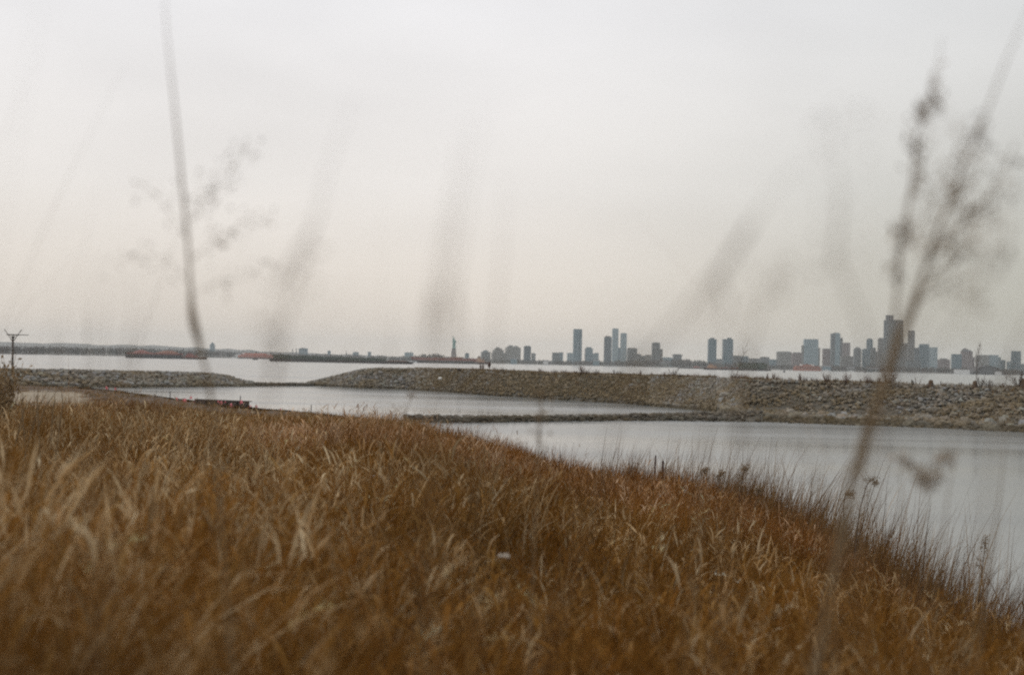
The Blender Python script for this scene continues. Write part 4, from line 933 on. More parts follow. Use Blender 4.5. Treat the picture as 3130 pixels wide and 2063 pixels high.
# ------------------------------------------------------------------ vessels
def loft(b, L, beam, z0, z1, bow=.12, stern=.06, bowrake=.05, sternrake=.03, n=16, sheer=0.0, over=1.0):
    """hull shell along x from -L/2 (bow) to L/2 (stern), z0..z1"""
    vs = []
    for i in range(n + 1):
        f = i / n
        w = beam / 2 * min(1, (.25 + .75 * min(1, f / max(bow, 1e-3)) ** .6), (.7 + .3 * min(1, (1 - f) / max(stern, 1e-3)) ** .6))
        xr = lambda z: -L / 2 + L * f - L * bowrake * (1 - f) ** 3 * z + L * sternrake * f ** 3 * z
        zt = z1 + sheer * ((max(0, .35 - f) / .35) ** 2 + .4 * (max(0, f - .75) / .25) ** 2)
        vs += [(xr(0), -w, z0), (xr(1), -w * over, zt), (xr(1), w * over, zt), (xr(0), w, z0)]
    fs = []
    for i in range(n):
        a, c = 4 * i, 4 * i + 4
        fs += [(a, c, c + 1, a + 1), (a + 1, c + 1, c + 2, a + 2), (a + 2, c + 2, c + 3, a + 3), (a + 3, c + 3, c, a)]
    fs += [(0, 1, 2, 3), (4 * n + 3, 4 * n + 2, 4 * n + 1, 4 * n)]
    return b.add(vs, fs)
def ship(name, label, cat, u0, u1, D, rz=0.0):
    x0, x1 = xat(u0, D), xat(u1, D); t = thing(name, label, cat, ((x0 + x1) / 2, D, 0), rz - math.atan2((x0 + x1) / 2, D) * .0)
    return t, (x1 - x0), D / FPX
# long green sided barge
t, L, s = ship('cargo_barge', 'very long dark green sided barge lying low with a bare stern deck', 'barge', 828, 1255, 1830)
loft(MB(), L, 24, -1, 3.2, .06, .08, .012, .03).build('hull', MT['hullblack'], t)
b = MB(); vs = []; n = 24; xa, xb = -L * .475, L * .325
for i in range(n + 1):
    f = i / n; z = 8.6 - 2.2 * f + .35 * sin(f * 23); x = xa + (xb - xa) * f; vs += [(x, -10.4, 3.21), (x, -10.2, z), (x, 10.2, z), (x, 10.4, 3.21)]
fs = []
for i in range(n): a, c = 4 * i, 4 * i + 4; fs += [(a, c, c + 1, a + 1), (a + 1, c + 1, c + 2, a + 2), (a + 2, c + 2, c + 3, a + 3)]
b.add(vs, fs + [(0, 1, 2, 3), (4 * n + 3, 4 * n + 2, 4 * n + 1, 4 * n)])
for i in range(40): x = xa + (xb - xa) * (i + .5) / 40; b.box(x - .3, x + .3, -10.75, -10.42, 3.22, 8.2 - 2.2 * (i + .5) / 40)
b.build('cargo_wall', MT['green'], t)
MB().box(L * .34, L * .47, -9, 9, 3.21, 4.1).build('stern_deck', MT['rust'], t)
# red barge in front of the statue and its tug
t, L, s = ship('tank_barge', 'rust red and grey barge lying in front of the statue', 'barge', 1260, 1457, 3000)
loft(MB(), L, 24, -1, 6.0, .10, .05, .035, .01, sheer=.3).build('hull', MT['hullgrey'], t)
loft(MB(), L * 1.0, 24.3, 6.02, 10.8, .10, .05, .03, .01, sheer=2.2).build('topside', MT['hullred'], t)
b = MB(); b.box(L * .08, L * .28, -7, 7, 10.9, 13.6); b.box(-L * .18, L * .02, -6, 6, 10.9, 12.2); b.build('deck_house', MT['rust'], t)
b = MB()
for k in range(7): b.box(-L * .34 + k * L * .1, -L * .34 + k * L * .1 + 1.2, -3, 3, 10.9, 13.0)
b.build('vent', MT['hullred'], t); MB().tube([(L * .2, 0, 11), (L * .2, 0, 17.5)], .35, 6).build('mast', MT['tan'], t)
b = MB(); b.add([(-L / 2 - 9, -8, .05), (-L / 2 + 10, -14, .05), (-L / 2 + 12, -12.5, 2.2), (-L / 2 - 3, -7, 3.6), (-L / 2 - 9, 4, .05), (-L / 2 - 3, 3, 3.4)], [(0, 1, 2, 3), (0, 3, 5, 4)])
b.build('bow_wave', MT['foam'], t)
def tug(label, u0, u1, D, k=1.0, house='tan', hull='hullblack', bow=-1):
    t, L, s = ship('tugboat', label, 'tugboat', u0, u1, D, 0 if bow < 0 else PI)
    h = L * .1 * k
    loft(MB(), L, L * .28, -.5, h * .95, .3, .12, .05, .02, sheer=h * .6).build('hull', MT[hull], t)
    loft(MB(), L * .98, L * .27, h * .97, h * 1.3, .3, .12, .03, .01, sheer=h * .6).build('bulwark', MT['rust'], t)
    b = MB(); b.box(-L * .34, L * .16, -L * .09, L * .09, h * 1.31, h * 2.35); b.build('deck_house', MT[house], t)
    b = MB(); b.box(-L * .30, -L * .02, -L * .07, L * .07, h * 2.36, h * 3.4); b.build('upper_house', MT[house], t)
    b = MB(); b.box(-L * .27, -L * .09, -L * .06, L * .06, h * 3.41, h * 4.4); wh = b.build('wheelhouse', MT[house], t)
    b = MB(); b.box(-L * .273, -L * .087, -L * .062, L * .062, h * 3.75, h * 4.15); b.build('window_band', MT['glassdark'], wh)
    MB().box(-L * .285, -L * .075, -L * .065, L * .065, h * 4.41, h * 4.55).build('roof', MT['roof'], t)
    MB().lathe([(L * .028, h * 2.36), (L * .026, h * 3.6), (L * .03, h * 3.65), (L * .03, h * 3.9)], 10, L * .08, 0).build('funnel', MT['rust'], t)
    MB().tube([(-L * .18, 0, h * 4.5), (-L * .18, 0, h * 5.4)], L * .005, 5).build('mast', MT['hullgrey'], t)
    b = MB()
    for i in range(5): b.lathe([(L * .018, h * .3), (L * .018, h * .75)], 8, -L * .3 + i * L * .16, -L * .145)
    b.build('fender', MT['hullblack'], t)
    return t
tug('tan tugboat with a tall wheelhouse pushing the red barge', 1448, 1498, 2960, 1.05)
# rust coloured barge far left and its tug behind the blurred stalk
t, L, s = ship('cargo_barge', 'grey barge heaped with rust red cargo, far left on the bay', 'barge', 387, 562, 2050)
loft(MB(), L, 20, -1, 5.6, .10, .06, .03, .01).build('hull', MT['hullgrey'], t)
def heap(name, xa, xb, z0, hs, m, t, yw=7.5, seed=0):
    r = random.Random(seed); nx_, ny_ = 26, 6; vs = []
    for i in range(nx_ + 1):
        f = i / nx_; top = np.interp(f, np.linspace(0, 1, len(hs)), hs)
        for j in range(ny_ + 1):
            g = j / ny_ * 2 - 1; vs.append((xa + (xb - xa) * f, g * yw, z0 + top * (1 - abs(g) ** 2.2) * (1 + r.uniform(-.13, .13))))
    b = MB(); b.add(vs, [(i * (ny_ + 1) + j, (i + 1) * (ny_ + 1) + j, (i + 1) * (ny_ + 1) + j + 1, i * (ny_ + 1) + j + 1) for i in range(nx_) for j in range(ny_)])
    return b.build(name, m, t)
heap('cargo_heap', -L * .44, -L * .02, 5.62, [1.0, 3.5, 6.0, 5.2, 3.0, 2.0], MT['hullred'], t, seed=1)
heap('cargo_heap', -L * .01, L * .44, 5.62, [2.0, 3.6, 5.4, 6.2, 4.6, 1.0], MT['rust'], t, seed=2)
b = MB(); b.box(-L * .47, L * .46, -9.6, -8.4, 5.62, 7.6); b.box(-L * .47, L * .46, 8.4, 9.6, 5.62, 7.6); b.build('coaming', MT['hullred'], t)
tug('low red and white tugboat crossed by the thick blurred stalk', 556, 630, 2020, .62, 'hullred')
# ferries
def ferry(label, u0, u1, D, hz, humped, main='orange'):
    t, L, s = ship('ferry', label, 'ferry', u0, u1, D); h = hz * s
    loft(MB(), L, 21, -1, h * .22, .16, .16, .02, .02).build('hull', MT['hullgrey' if not humped else 'orange'], t)
    loft(MB(), L * .985, 20.6, h * .225, h * .58, .13, .13, .01, .01).build('main_deck', MT[main], t)
    b = MB(); b.box(-L * .42, L * .42, -9, 9, h * .585, h * .8); up = b.build('upper_deck', MT[main], t)
    b = MB()
    for i in range(22): b.box(-L * .40 + i * L * .0365, -L * .40 + i * L * .0365 + L * .02, -9.15, -8.99, h * .64, h * .74)
    b.build('window', MT['glassdark'], up)
    k = .16 if humped else .30
    MB().box(-L * k, L * k, -7, 7, h * .805, h * .99).build('top_deck', MT[main], t)
    for sg in (-1, 1): MB().box(sg * L * (k + .05) - 2.5, sg * L * (k + .05) + 2.5, -4, 4, h * .805, h * 1.08).build('wheelhouse', MT['white'], t)
    MB().lathe([(1.9, h * .995), (1.7, h * 1.25)], 10, 0, 0, 1.4, 1).build('funnel', MT['hullgrey'], t)
    b = MB()
    for i in range(16): b.box(-L * .42 + i * L * .055, -L * .42 + i * L * .055 + L * .028, -10.55, -10.3, h * .32, h * .48)
    b.build('opening', MT['glassdark'], t); return t
ferry('salmon red ferry half hidden behind the long green barge', 728, 838, 3900, 17, False, 'salmon')
ferry('small orange ferry with a humped profile below the pale shouldered tower', 2425, 2507, 3450, 19, True)
# right hand barges
t, L, s = ship('work_barge', 'dark flat barge carrying a tall green ribbed box', 'barge', 2150, 2354, 2420)
loft(MB(), L, 20, -1, 2.6, .03, .03, .004, .008).build('hull', MT['hullblack'], t)
xa, xb = xat(2256, 2420) - t.location.x, xat(2343, 2420) - t.location.x; zt = zat(2300, 1108.5, 2420)
MB().box(xa, xb, -8, 8, 2.62, zt - .4).build('cargo_box', MT['greenbox'], t); bx = t.children[-1]
b = MB()
for i in range(20): x = xa + (xb - xa) * (i + .5) / 20; b.box(x - .45, x + .45, -8.35, -8.02, 2.7, zt - .5)
b.build('rib', MT['green'], bx); MB().box(xa - .5, xb + .5, -8.5, 8.5, zt - .39, zt).build('top_rail', MT['green'], bx)
b = MB()
for i in range(6): x = -L * .30 + i * L * .06; b.box(x, x + L * .035, -5, 5, 2.62, 3.6 + (i % 3) * .7)
b.build('deck_gear', MT['rust'], t)
tug('small dark tugboat with an orange house beside the green box barge', 2154, 2210, 2380, .75, 'tan', 'hullblack')
t, L, s = ship('flat_barge', 'long low dark flat barge left of the green box barge', 'barge', 2072, 2158, 3050)
loft(MB(), L, 18, -1, 2.6, .03, .03, .005, .005).build('hull', MT['hullblack'], t)
heap('cargo_heap', L * .02, L * .30, 2.62, [.4, 2.2, 3.0, 1.8, .4], MT['hullred'], t, 6, 4)
b = MB()
for i in range(12): x = -L * .45 + i * L * .08; b.box(x, x + .5, -8.6, -8.2, 2.62, 3.8)
b.build('bollard', MT['hullblack'], t)
def launch(label, u0, u1, D, hz, m='white', name='motor_boat'):
    t, L, s = ship(name, label, 'boat', u0, u1, D); h = hz * s
    loft(MB(), L, L * .28, -.3, h * .5, .35, .1, .06, .01, sheer=h * .15).build('hull', MT[m], t)
    MB().box(-L * .2, L * .25, -L * .09, L * .09, h * .51, h, .9).build('cabin', MT[m], t)
    MB().box(-L * .205, L * .252, -L * .092, L * .092, h * .68, h * .84).build('window_band', MT['glassdark'], t)
launch('small white motor boat right of the orange ferry', 2516, 2539, 3300, 6)
launch('tiny white motor boat beyond the bow of the salmon red ferry', 709, 724, 4100, 4)
launch('small dark boat crossing in front of the salmon red ferry', 773, 788, 2500, 7, 'hullblack', 'workboat')
launch('whitish moored boat at the foot of the brick tower', 2592, 2612, 3450, 5)
def buoy(u, vt, D, label):
    p = pt(u, hor(u), D); h = pt(u, vt, D).z; t = thing('buoy', label, 'buoy', (p.x, p.y, 0)); r = h * .3
    MB().lathe([(r * .9, -.3), (r, .1), (r, h * .3), (r * .7, h * .38)], 12).build('float', MT['hullgrey'], t)
    b = MB()
    for k in range(4): a = k * PI / 2 + .4; b.tube([(cos(a) * r * .7, sin(a) * r * .7, h * .38), (cos(a) * r * .2, sin(a) * r * .2, h * .85)], r * .09, 4)
    b.build('cage', MT['hullgrey'], t); MB().lathe([(r * .28, h * .85), (r * .28, h), (r * .05, h * 1.03)], 8).build('lantern', MT['hullgrey'], t)
buoy(2397, 1126.5, 1750, 'grey channel buoy floating right of the green box barge')
buoy(2644, 1130, 2500, 'small dark buoy floating before the teal towers')
# low jetty far left
D = 2750.; x0, x1 = xat(-60, D), xat(112, D); t = thing('jetty', 'low dark jetty along the far shore at the left edge', 'jetty', ((x0 + x1) / 2, D, 0)); L = x1 - x0
MB().box(-L / 2, L / 2, -6, 6, 1.6, 2.6).build('deck', MT['timber'], t); b = MB()
for i in range(20): b.tube([(-L / 2 + (i + .5) * L / 20, -5, -1), (-L / 2 + (i + .5) * L / 20, -5, 1.59)], .4, 6)
b.build('piling', MT['timber'], t)

# ------------------------------------------------------------------ tall stalks close to the camera
def smooth(pts, k=6):
    out = []; P = [pts[0]] + list(pts) + [pts[-1]]
    for i in range(1, len(P) - 2):
        a, b, c, d = P[i - 1], P[i], P[i + 1], P[i + 2]
        for j in range(k):
            f = j / k
            out.append(.5 * ((2 * b) + (c - a) * f + (2 * a - 5 * b + 4 * c - d) * f * f + (3 * b - a - 3 * c + d) * f ** 3))
    out.append(pts[-1]); return out
def chaff(b, path, n, spread, size, r):
    for i in range(n):
        f = r.random() * (len(path) - 1); k = int(f); p = path[k].lerp(path[k + 1], f - k)
        d = Vector([max(-1.9, min(1.9, r.gauss(0, 1))) for _ in range(3)]) * spread; up = (path[k] - path[k + 1]).normalized()
        a = (up + Vector((r.gauss(0, .5), r.gauss(0, .5), r.gauss(0, .5)))).normalized() * size * r.uniform(.6, 1.3); c = a.cross(Vector((r.gauss(0, 1), r.gauss(0, 1), r.gauss(0, 1)))).normalized() * size * .35
        q = p + d; b.add([q - a, q + c, q + a, q - c], [(0, 1, 2, 3)])
def stalk(label, pts, Y, r0, r1=None, heads=(), branches=(), leaves=(), seed=0, name='reed_stalk', group='blurred stalks close to the camera', node=None):
    """pts: top to bottom in the picture, standing at depth Y; rooted in the ground"""
    r = random.Random(seed); r1 = (r1 or r0 * .55) * .6; r0 *= .6
    P = [pt(u, v, Y) for u, v in pts]
    e = P[-1] - P[-2]; e = e / max(abs(e.z), 1e-4)
    q = P[-1]; zg = gzz(q.x, q.y)
    hgt = q.z - zg
    if hgt > .05:
        P.append(q + Vector((e.x * hgt * .35, 0, -hgt * .5))); f = q + Vector((e.x * hgt * .5, 0, -hgt)); f.z = gzz(f.x, f.y) - .03; P.append(f)
    base = P[-1].copy(); t = thing(name, label, 'stalk', base, 0, group)
    path = smooth([p - base for p in P]); n = len(path)
    b = MB(); rad = [(r1 + (r0 - r1) * min(1, i / (n * .6))) * (.18 + .82 * min(1, i / (n * .30))) for i in range(n)]
    if node:                                                   # a thicker sheathed joint
        for i in range(n):
            d = (path[i] + base - pt(node[0], node[1], Y)).length
            rad[i] *= 1 + node[2] * math.exp(-(d / node[3]) ** 2)
    b.tube(path, rad, 6); b.build('stem', MT['reed'], t, True)
    for (hp, cnt, spread, size) in heads:
        hb = MB(); hpath = smooth([pt(u, v, Y + r.uniform(-.03, .03)) - base for u, v in hp], 4)
        hb.tube(hpath, [r1 * .5] * len(hpath), 4, False); chaff(hb, hpath, cnt, spread, size, r); hb.build('seed_head', MT['seed'], t)
    for (bp, br, cnt) in branches:
        bb = MB(); bpath = smooth([pt(u, v, Y + (i * .02)) - base for i, (u, v) in enumerate(bp)], 4); m = len(bpath)
        bb.tube(bpath, [br * (1 - .6 * i / m) for i in range(m)], 4)
        if cnt: chaff(bb, bpath[m // 4:], max(3, cnt), .0065 * Y, .0024 * Y, r)
        bb.build('branch', MT['reed'], t)
    for (lp, w) in leaves:
        lb = MB(); lpth = smooth([pt(u, v, Y) - base for u, v in lp], 5); m = len(lpth); vs = []
        for i, p in enumerate(lpth):
            f = i / (m - 1); ww = w * (.35 + .65 * sin(PI * min(1, f * 1.15 + .1))) * (1 - f ** 4) + .0004
            vs += [p + Vector((-ww / 2, ww * .2, 0)), p + Vector((0, -ww * .12, -ww * .1)), p + Vector((ww / 2, ww * .2, 0))]
        lb.add(vs, [q for i in range(m - 1) for q in ((3 * i, 3 * i + 1, 3 * i + 4, 3 * i + 3), (3 * i + 1, 3 * i + 2, 3 * i + 5, 3 * i + 4))]); lb.build('leaf', MT['sheath'], t)
    return t
# left: the dark jointed stalk with airy side sprays
stalk('blurred dark stalk with a thick joint, crossing the red barge at left', [(500, -40), (512, 120), (527, 263), (543, 420), (556, 560), (572, 720), (581, 860), (588, 960), (606, 1040), (628, 1130), (640, 1200), (650, 1290)], 2.7, .0056, .0044, node=(596, 990, 1.5, .045), seed=1,
      branches=[([(566, 690), (600, 640), (680, 560), (720, 500), (765, 440)], 0.0008, 57), ([(575, 740), (530, 660), (480, 600), (440, 560)], 0.0007, 22), ([(580, 800), (650, 740), (730, 690), (800, 650)], 0.0007, 48), ([(584, 880), (520, 800), (430, 780), (360, 800)], 0.0006, 30), ([(584, 900), (680, 860), (760, 850), (840, 800)], 0.0006, 30), ([(570, 720), (620, 610), (650, 560)], 0.0006, 26)])
stalk('faint wide stalk leaning right with a drooping tuft, right of the jointed stalk', [(1080, 290), (1040, 410), (1000, 526), (960, 690), (925, 810), (895, 900), (868, 1000), (850, 1090), (832, 1180), (815, 1290)], 1.25, .0016, .0011, seed=2,
      heads=[([(925, 790), (900, 840), (880, 890)], 34, .012, .0045), ([(864, 980), (845, 1040), (838, 1070)], 40, .010, .0045)], branches=[([(960, 690), (905, 780), (860, 850), (820, 900)], .001, 18)])
for i, (pp, Y, rr, lab) in enumerate([
    ([(300, 760), (290, 900), (280, 1040), (275, 1180)], 1.6, .0009, 'hair thin stalk over the hills left of the red barge'),
    ([(345, 850), (330, 960), (322, 1080), (318, 1200)], 2.2, .0011, 'hair thin stalk closest to the bow of the far left barge'),
    ([(158, 840), (166, 960), (172, 1080), (176, 1230)], 2.0, .001, 'hair thin stalk right of the nest platform'),
    ([(380, 800), (400, 900), (395, 1010), (380, 1110), (370, 1220)], 1.8, .0012, 'thin bent stalk over the middle of the far left barge'),
    ([(250, 880), (262, 980), (268, 1080), (272, 1220)], 2.6, .0011, 'short thin stalk standing over the left breakwater'),
    ([(470, 900), (440, 1010), (420, 1100), (402, 1230)], 1.9, .001, 'thin stalk leaning right before the far left barge'),
    ([(1210, 900), (1200, 1010), (1190, 1110), (1185, 1250)], 1.7, .0009, 'faint thin stalk over the stern of the green barge')]):
    stalk(lab, pp, Y, rr, rr * .6, seed=30 + i)
# middle: very soft upright blades
for i, (lab, pp, Y, rr) in enumerate([
    ('very soft upright stalk above the bow of the statue barge', [(1420, 380), (1402, 520), (1378, 680), (1360, 820), (1344, 930), (1332, 1040), (1326, 1180)], 1.05, .0013),
    ('very soft upright strand left of the statue, leaning to the picture top', [(1470, 330), (1440, 480), (1412, 640), (1392, 800), (1376, 930), (1364, 1060), (1358, 1190)], .95, .0011),
    ('very soft strand just over the stern of the green barge', [(1380, 560), (1352, 700), (1332, 820), (1316, 930), (1306, 1040), (1300, 1180)], 1.2, .0010)]):
    stalk(lab, pp, Y, rr, rr * .7, seed=60 + i)
stalk('soft slender upright stalk right of the statue', [(1550, 520), (1540, 680), (1532, 800), (1522, 920), (1512, 1040), (1500, 1180), (1492, 1300)], 1.35, .0012, .0008, seed=5)
stalk('soft slanting stalk just behind the statue torch', [(1388, 760), (1398, 860), (1408, 960), (1418, 1060), (1424, 1180), (1430, 1300)], 1.5, .0012, .0009, seed=6)
stalk('soft stalk with a brush head against the near lagoon', [(1652, 1190), (1650, 1270), (1646, 1350), (1642, 1440)], 4.6, .004, .003, seed=7, heads=[([(1656, 1200), (1652, 1290), (1648, 1380)], 46, .022, .012)])
stalk('soft dark tuft on a stalk before the end of the upper lagoon', [(1262, 1195), (1254, 1225), (1240, 1262), (1228, 1300)], 6.5, .004, .003, seed=8, heads=[([(1262, 1196), (1256, 1218)], 24, .016, .010), ([(1222, 1232), (1225, 1262)], 18, .02, .010)])
# right half: wide slanting sprays
stalk('wide pale slanting stalk over the matching teal towers', [(2470, 470), (2380, 570), (2290, 690), (2190, 830), (2110, 930), (2030, 1030), (1970, 1110), (1920, 1200), (1880, 1300)], 1.1, .0018, .0010, seed=9, branches=[([(2300, 680), (2230, 800), (2170, 900), (2110, 1010)], .0014, 9), ([(2190, 830), (2220, 930), (2210, 1010)], .0012, 7)])
stalk('faint slanting stalk over the pale shouldered tower', [(2420, 760), (2370, 860), (2320, 960), (2290, 1060), (2270, 1180), (2255, 1320)], 1.2, .0018, .0012, seed=10, heads=[([(2400, 800), (2370, 860), (2350, 900)], 26, .013, .0045)])
stalk('faint upright stalk bending right over the orange ferry', [(2600, 300), (2552, 400), (2560, 500), (2566, 640), (2556, 760), (2580, 860), (2625, 960), (2650, 1060), (2660, 1200), (2655, 1330)], 1.2, .0015, .0008, seed=11, heads=[([(2640, 330), (2560, 410), (2540, 450)], 26, .016, .0042), ([(2566, 640), (2570, 760), (2590, 860)], 36, .014, .0042)])
stalk('soft dark stalk with clustered seed heads left of the thick brown one', [(2880, 110), (2868, 197), (2835, 320), (2800, 420), (2792, 520), (2775, 640), (2752, 740), (2744, 860), (2735, 960), (2722, 1100), (2690, 1240), (2640, 1400)], 2.3, .0044, .0030, seed=12,
      heads=[([(2862, 225), (2852, 270)], 9, 0.0087, 0.0084), ([(2852, 300), (2834, 340), (2818, 378)], 49, 0.0115, 0.0090), ([(2800, 430), (2796, 470), (2812, 500)], 28, 0.0109, 0.0084), ([(2810, 540), (2806, 590)], 21, 0.0098, 0.0084), ([(2756, 705), (2752, 750)], 31, 0.0098, 0.0090), ([(2742, 800), (2738, 850)], 15, 0.0098, 0.0084)],
      branches=[([(2775, 640), (2800, 560), (2806, 500)], 0.0014, 13), ([(2752, 740), (2790, 690), (2810, 660)], 0.0014, 20)])
stalk('thick soft brown stalk crossing the tallest tower and the breakwater', [(3190, -60), (3130, 60), (3070, 200), (3005, 370), (2950, 490), (2900, 620), (2860, 720), (2828, 820), (2790, 930), (2752, 1030), (2718, 1130), (2680, 1230), (2640, 1330), (2605, 1450), (2580, 1560)], 2.2, .0068, .0026, seed=13, node=(2735, 1100, .7, .05),
      heads=[([(2996, 400), (2975, 440)], 46, 0.0139, 0.0072), ([(2950, 500), (2915, 580), (2890, 620)], 64, 0.0155, 0.0076), ([(2975, 630), (2960, 660), (2940, 690)], 34, 0.0139, 0.0072), ([(2860, 720), (2836, 760)], 48, 0.0139, 0.0072), ([(2925, 745), (2895, 790)], 30, 0.0163, 0.0067), ([(3085, 470), (3070, 520)], 22, 0.0179, 0.0078)],
      branches=[([(2900, 640), (2960, 570), (3000, 520)], 0.0022, 39), ([(2830, 815), (2900, 730), (2960, 655), (3010, 620)], 0.0024, 52), ([(2790, 930), (2860, 840), (2930, 760)], 0.0021, 39), ([(2790, 940), (2840, 900), (2920, 860), (3000, 810), (3060, 740)], 0.0015, 33), ([(2950, 700), (3030, 590), (3090, 480)], 0.0015, 26)],
      leaves=[([(2720, 1130), (2770, 1000), (2815, 900), (2850, 840)], .011), ([(2650, 1310), (2700, 1180), (2722, 1080), (2730, 1020)], .011), ([(2600, 1470), (2640, 1370), (2680, 1260), (2700, 1190)], .010)])
for i, (lab, pp, Y, rr, nn) in enumerate([
    ('fine feathery spray left of the thick brown stalk, reaching highest', [(2930, 380), (2880, 520), (2840, 640), (2805, 760), (2775, 880), (2750, 1000), (2730, 1120), (2700, 1250), (2660, 1400)], 1.6, .0012, 60),
    ('fine feathery spray bending right of the thick brown stalk', [(3110, 560), (3040, 660), (2980, 740), (2920, 830), (2860, 920), (2800, 1020), (2745, 1130), (2700, 1240), (2650, 1380)], 1.55, .0012, 70),
    ('faint long spray nearest the right picture edge', [(3125, 700), (3060, 800), (2990, 900), (2920, 990), (2850, 1070), (2790, 1160), (2740, 1280), (2700, 1400)], 1.5, .0010, 40)]):
    stalk(lab, pp, Y, rr, rr * .6, heads=[(pp[:4], nn, .016, .007)], seed=70 + i)
stalk('soft pale stalk leaning right at the right edge of the sky', [(3230, 820), (3180, 920), (3130, 1010), (3095, 1100), (3070, 1200), (3050, 1320)], 1.3, .0018, .0012, seed=14)
# over the near lagoon
stalk('soft forked brown seed head shaped like a heart over the near lagoon', [(2838, 1450), (2832, 1520), (2826, 1600), (2820, 1720)], 3.0, .0022, .0016, seed=15, heads=[([(2745, 1385), (2775, 1410), (2812, 1450), (2834, 1480)], 120, .012, .009), ([(2905, 1390), (2872, 1430), (2842, 1475)], 80, .011, .009)])
stalk('soft slender stalk just left of the heart shaped seed head', [(2755, 1340), (2752, 1440), (2756, 1560), (2762, 1700), (2760, 1860)], 3.6, .0024, .0016, seed=16)
stalk('soft tall slanting pair stalk right of the heart shaped seed head', [(2945, 1220), (2925, 1360), (2900, 1500), (2878, 1640), (2862, 1790)], 3.4, .0026, .0016, seed=17)
stalk('soft tall stalk near the right edge over the near lagoon', [(3080, 1290), (3066, 1420), (3050, 1560), (3030, 1700), (3010, 1860)], 3.2, .0024, .0016, seed=18)
stalk('slanting bent stalk in front of the thin sill end', [(2330, 1260), (2385, 1320), (2440, 1360), (2480, 1420), (2500, 1500), (2510, 1600)], 1.8, .0018, .0012, seed=19)
stalk('broad soft upright stalk over the middle of the near lagoon', [(2180, 1250), (2160, 1330), (2150, 1420), (2140, 1520)], 1.6, .0022, .0018, seed=20)
for i, (pp, lab) in enumerate([
    ([(119, 1176), (116, 1205), (113, 1240), (116, 1275)], 'brown reed standing upright before the middle of the sandy clearing'),
    ([(152, 1186), (138, 1208), (122, 1236), (110, 1270)], 'brown reed slanting down to the left across the sandy clearing'),
    ([(178, 1190), (158, 1216), (140, 1242), (128, 1275)], 'second slanting brown reed, right of the first, before the sandy clearing'),
    ([(186, 1184), (190, 1210), (192, 1238), (186, 1275)], 'brown reed upright near the driftwood end of the sandy clearing'),
    ([(68, 1192), (70, 1215), (66, 1245), (70, 1280)], 'brown reed upright beside the dense bush, over the sandy clearing'),
    ([(166, 1200), (168, 1222), (163, 1245), (160, 1280)], 'short brown reed between the slanting ones and the driftwood'),
    ([(98, 1212), (88, 1228), (76, 1248), (66, 1280)], 'low slanting brown reed nearest the dense bush')]):
    stalk(lab, pp, 15 + i * .6, .013, .010, seed=90 + i, group='brown reeds before the sandy clearing')
# sharp seeded weeds at the lagoon edge
def goldenrod(label, pts, Y, seed, nodding=1):
    r = random.Random(seed); P = [pt(u, v, Y) for u, v in pts]; q = P[-1].copy(); zg = gzz(q.x, q.y); 
    if q.z - zg > .05: P.append(Vector((q.x, q.y, zg - .05)))
    base = P[-1].copy(); t = thing('seeded_weed', label, 'weed', base, 0, 'dark seeded weeds at the lagoon edge'); s = Y / FPX
    path = smooth([p - base for p in P]); n = len(path); b = MB(); b.tube(path, [(1.0 + 1.6 * i / n) * s for i in range(n)], 5); b.build('stem', MT['twig'], t)
    hb = MB(); chaff(hb, path[:max(3, n // 5)], 120, 6.5 * s, 4.0 * s, r); hb.build('seed_head', MT['seed'], t)
    lb = MB()
    for k in range(16):
        p = path[int(n * r.uniform(.15, .8))]; d = Vector((r.uniform(-1, 1), r.uniform(-.5, .5), r.uniform(.1, .9))).normalized() * r.uniform(12, 34) * s
        lb.tube([p, p + d * .6, p + d + Vector((0, 0, -5 * s))], [1.0 * s, .8 * s, .3 * s], 3); chaff(lb, [p + d * .4, p + d], 9, 3.5 * s, 3.2 * s, r)
    lb.build('side_branch', MT['seed'], t)
goldenrod('dark seeded weed with a hooked top leaning over the lagoon', [(2682, 1478), (2668, 1468), (2652, 1478), (2640, 1515), (2628, 1560), (2620, 1620), (2614, 1680), (2610, 1740)], 26, 1)
goldenrod('dark seeded weed with a bushy top left of the hooked weed', [(2606, 1515), (2594, 1508), (2582, 1520), (2578, 1560), (2580, 1600), (2572, 1660), (2566, 1720)], 27, 2)
goldenrod('dark branching weed low at the right end of the grass', [(3012, 1640), (3008, 1690), (3002, 1740), (2996, 1790), (2990, 1850)], 21, 3)
goldenrod('fuzzy seeded weed among reeds before the lagoon, right of the squat post', [(2278, 1428), (2272, 1450), (2266, 1490), (2258, 1540)], 40, 4)
goldenrod('fuzzy seeded weed just right of the squat post', [(2155, 1438), (2152, 1460), (2148, 1500), (2144, 1545)], 43, 5)
goldenrod('fuzzy seeded weed midway along the reedy lagoon edge', [(2205, 1444), (2200, 1465), (2196, 1500), (2190, 1550)], 42, 6)
goldenrod('low fuzzy seeded weed where the reeds begin to fall', [(2322, 1490), (2316, 1510), (2308, 1545), (2300, 1590)], 38, 7)

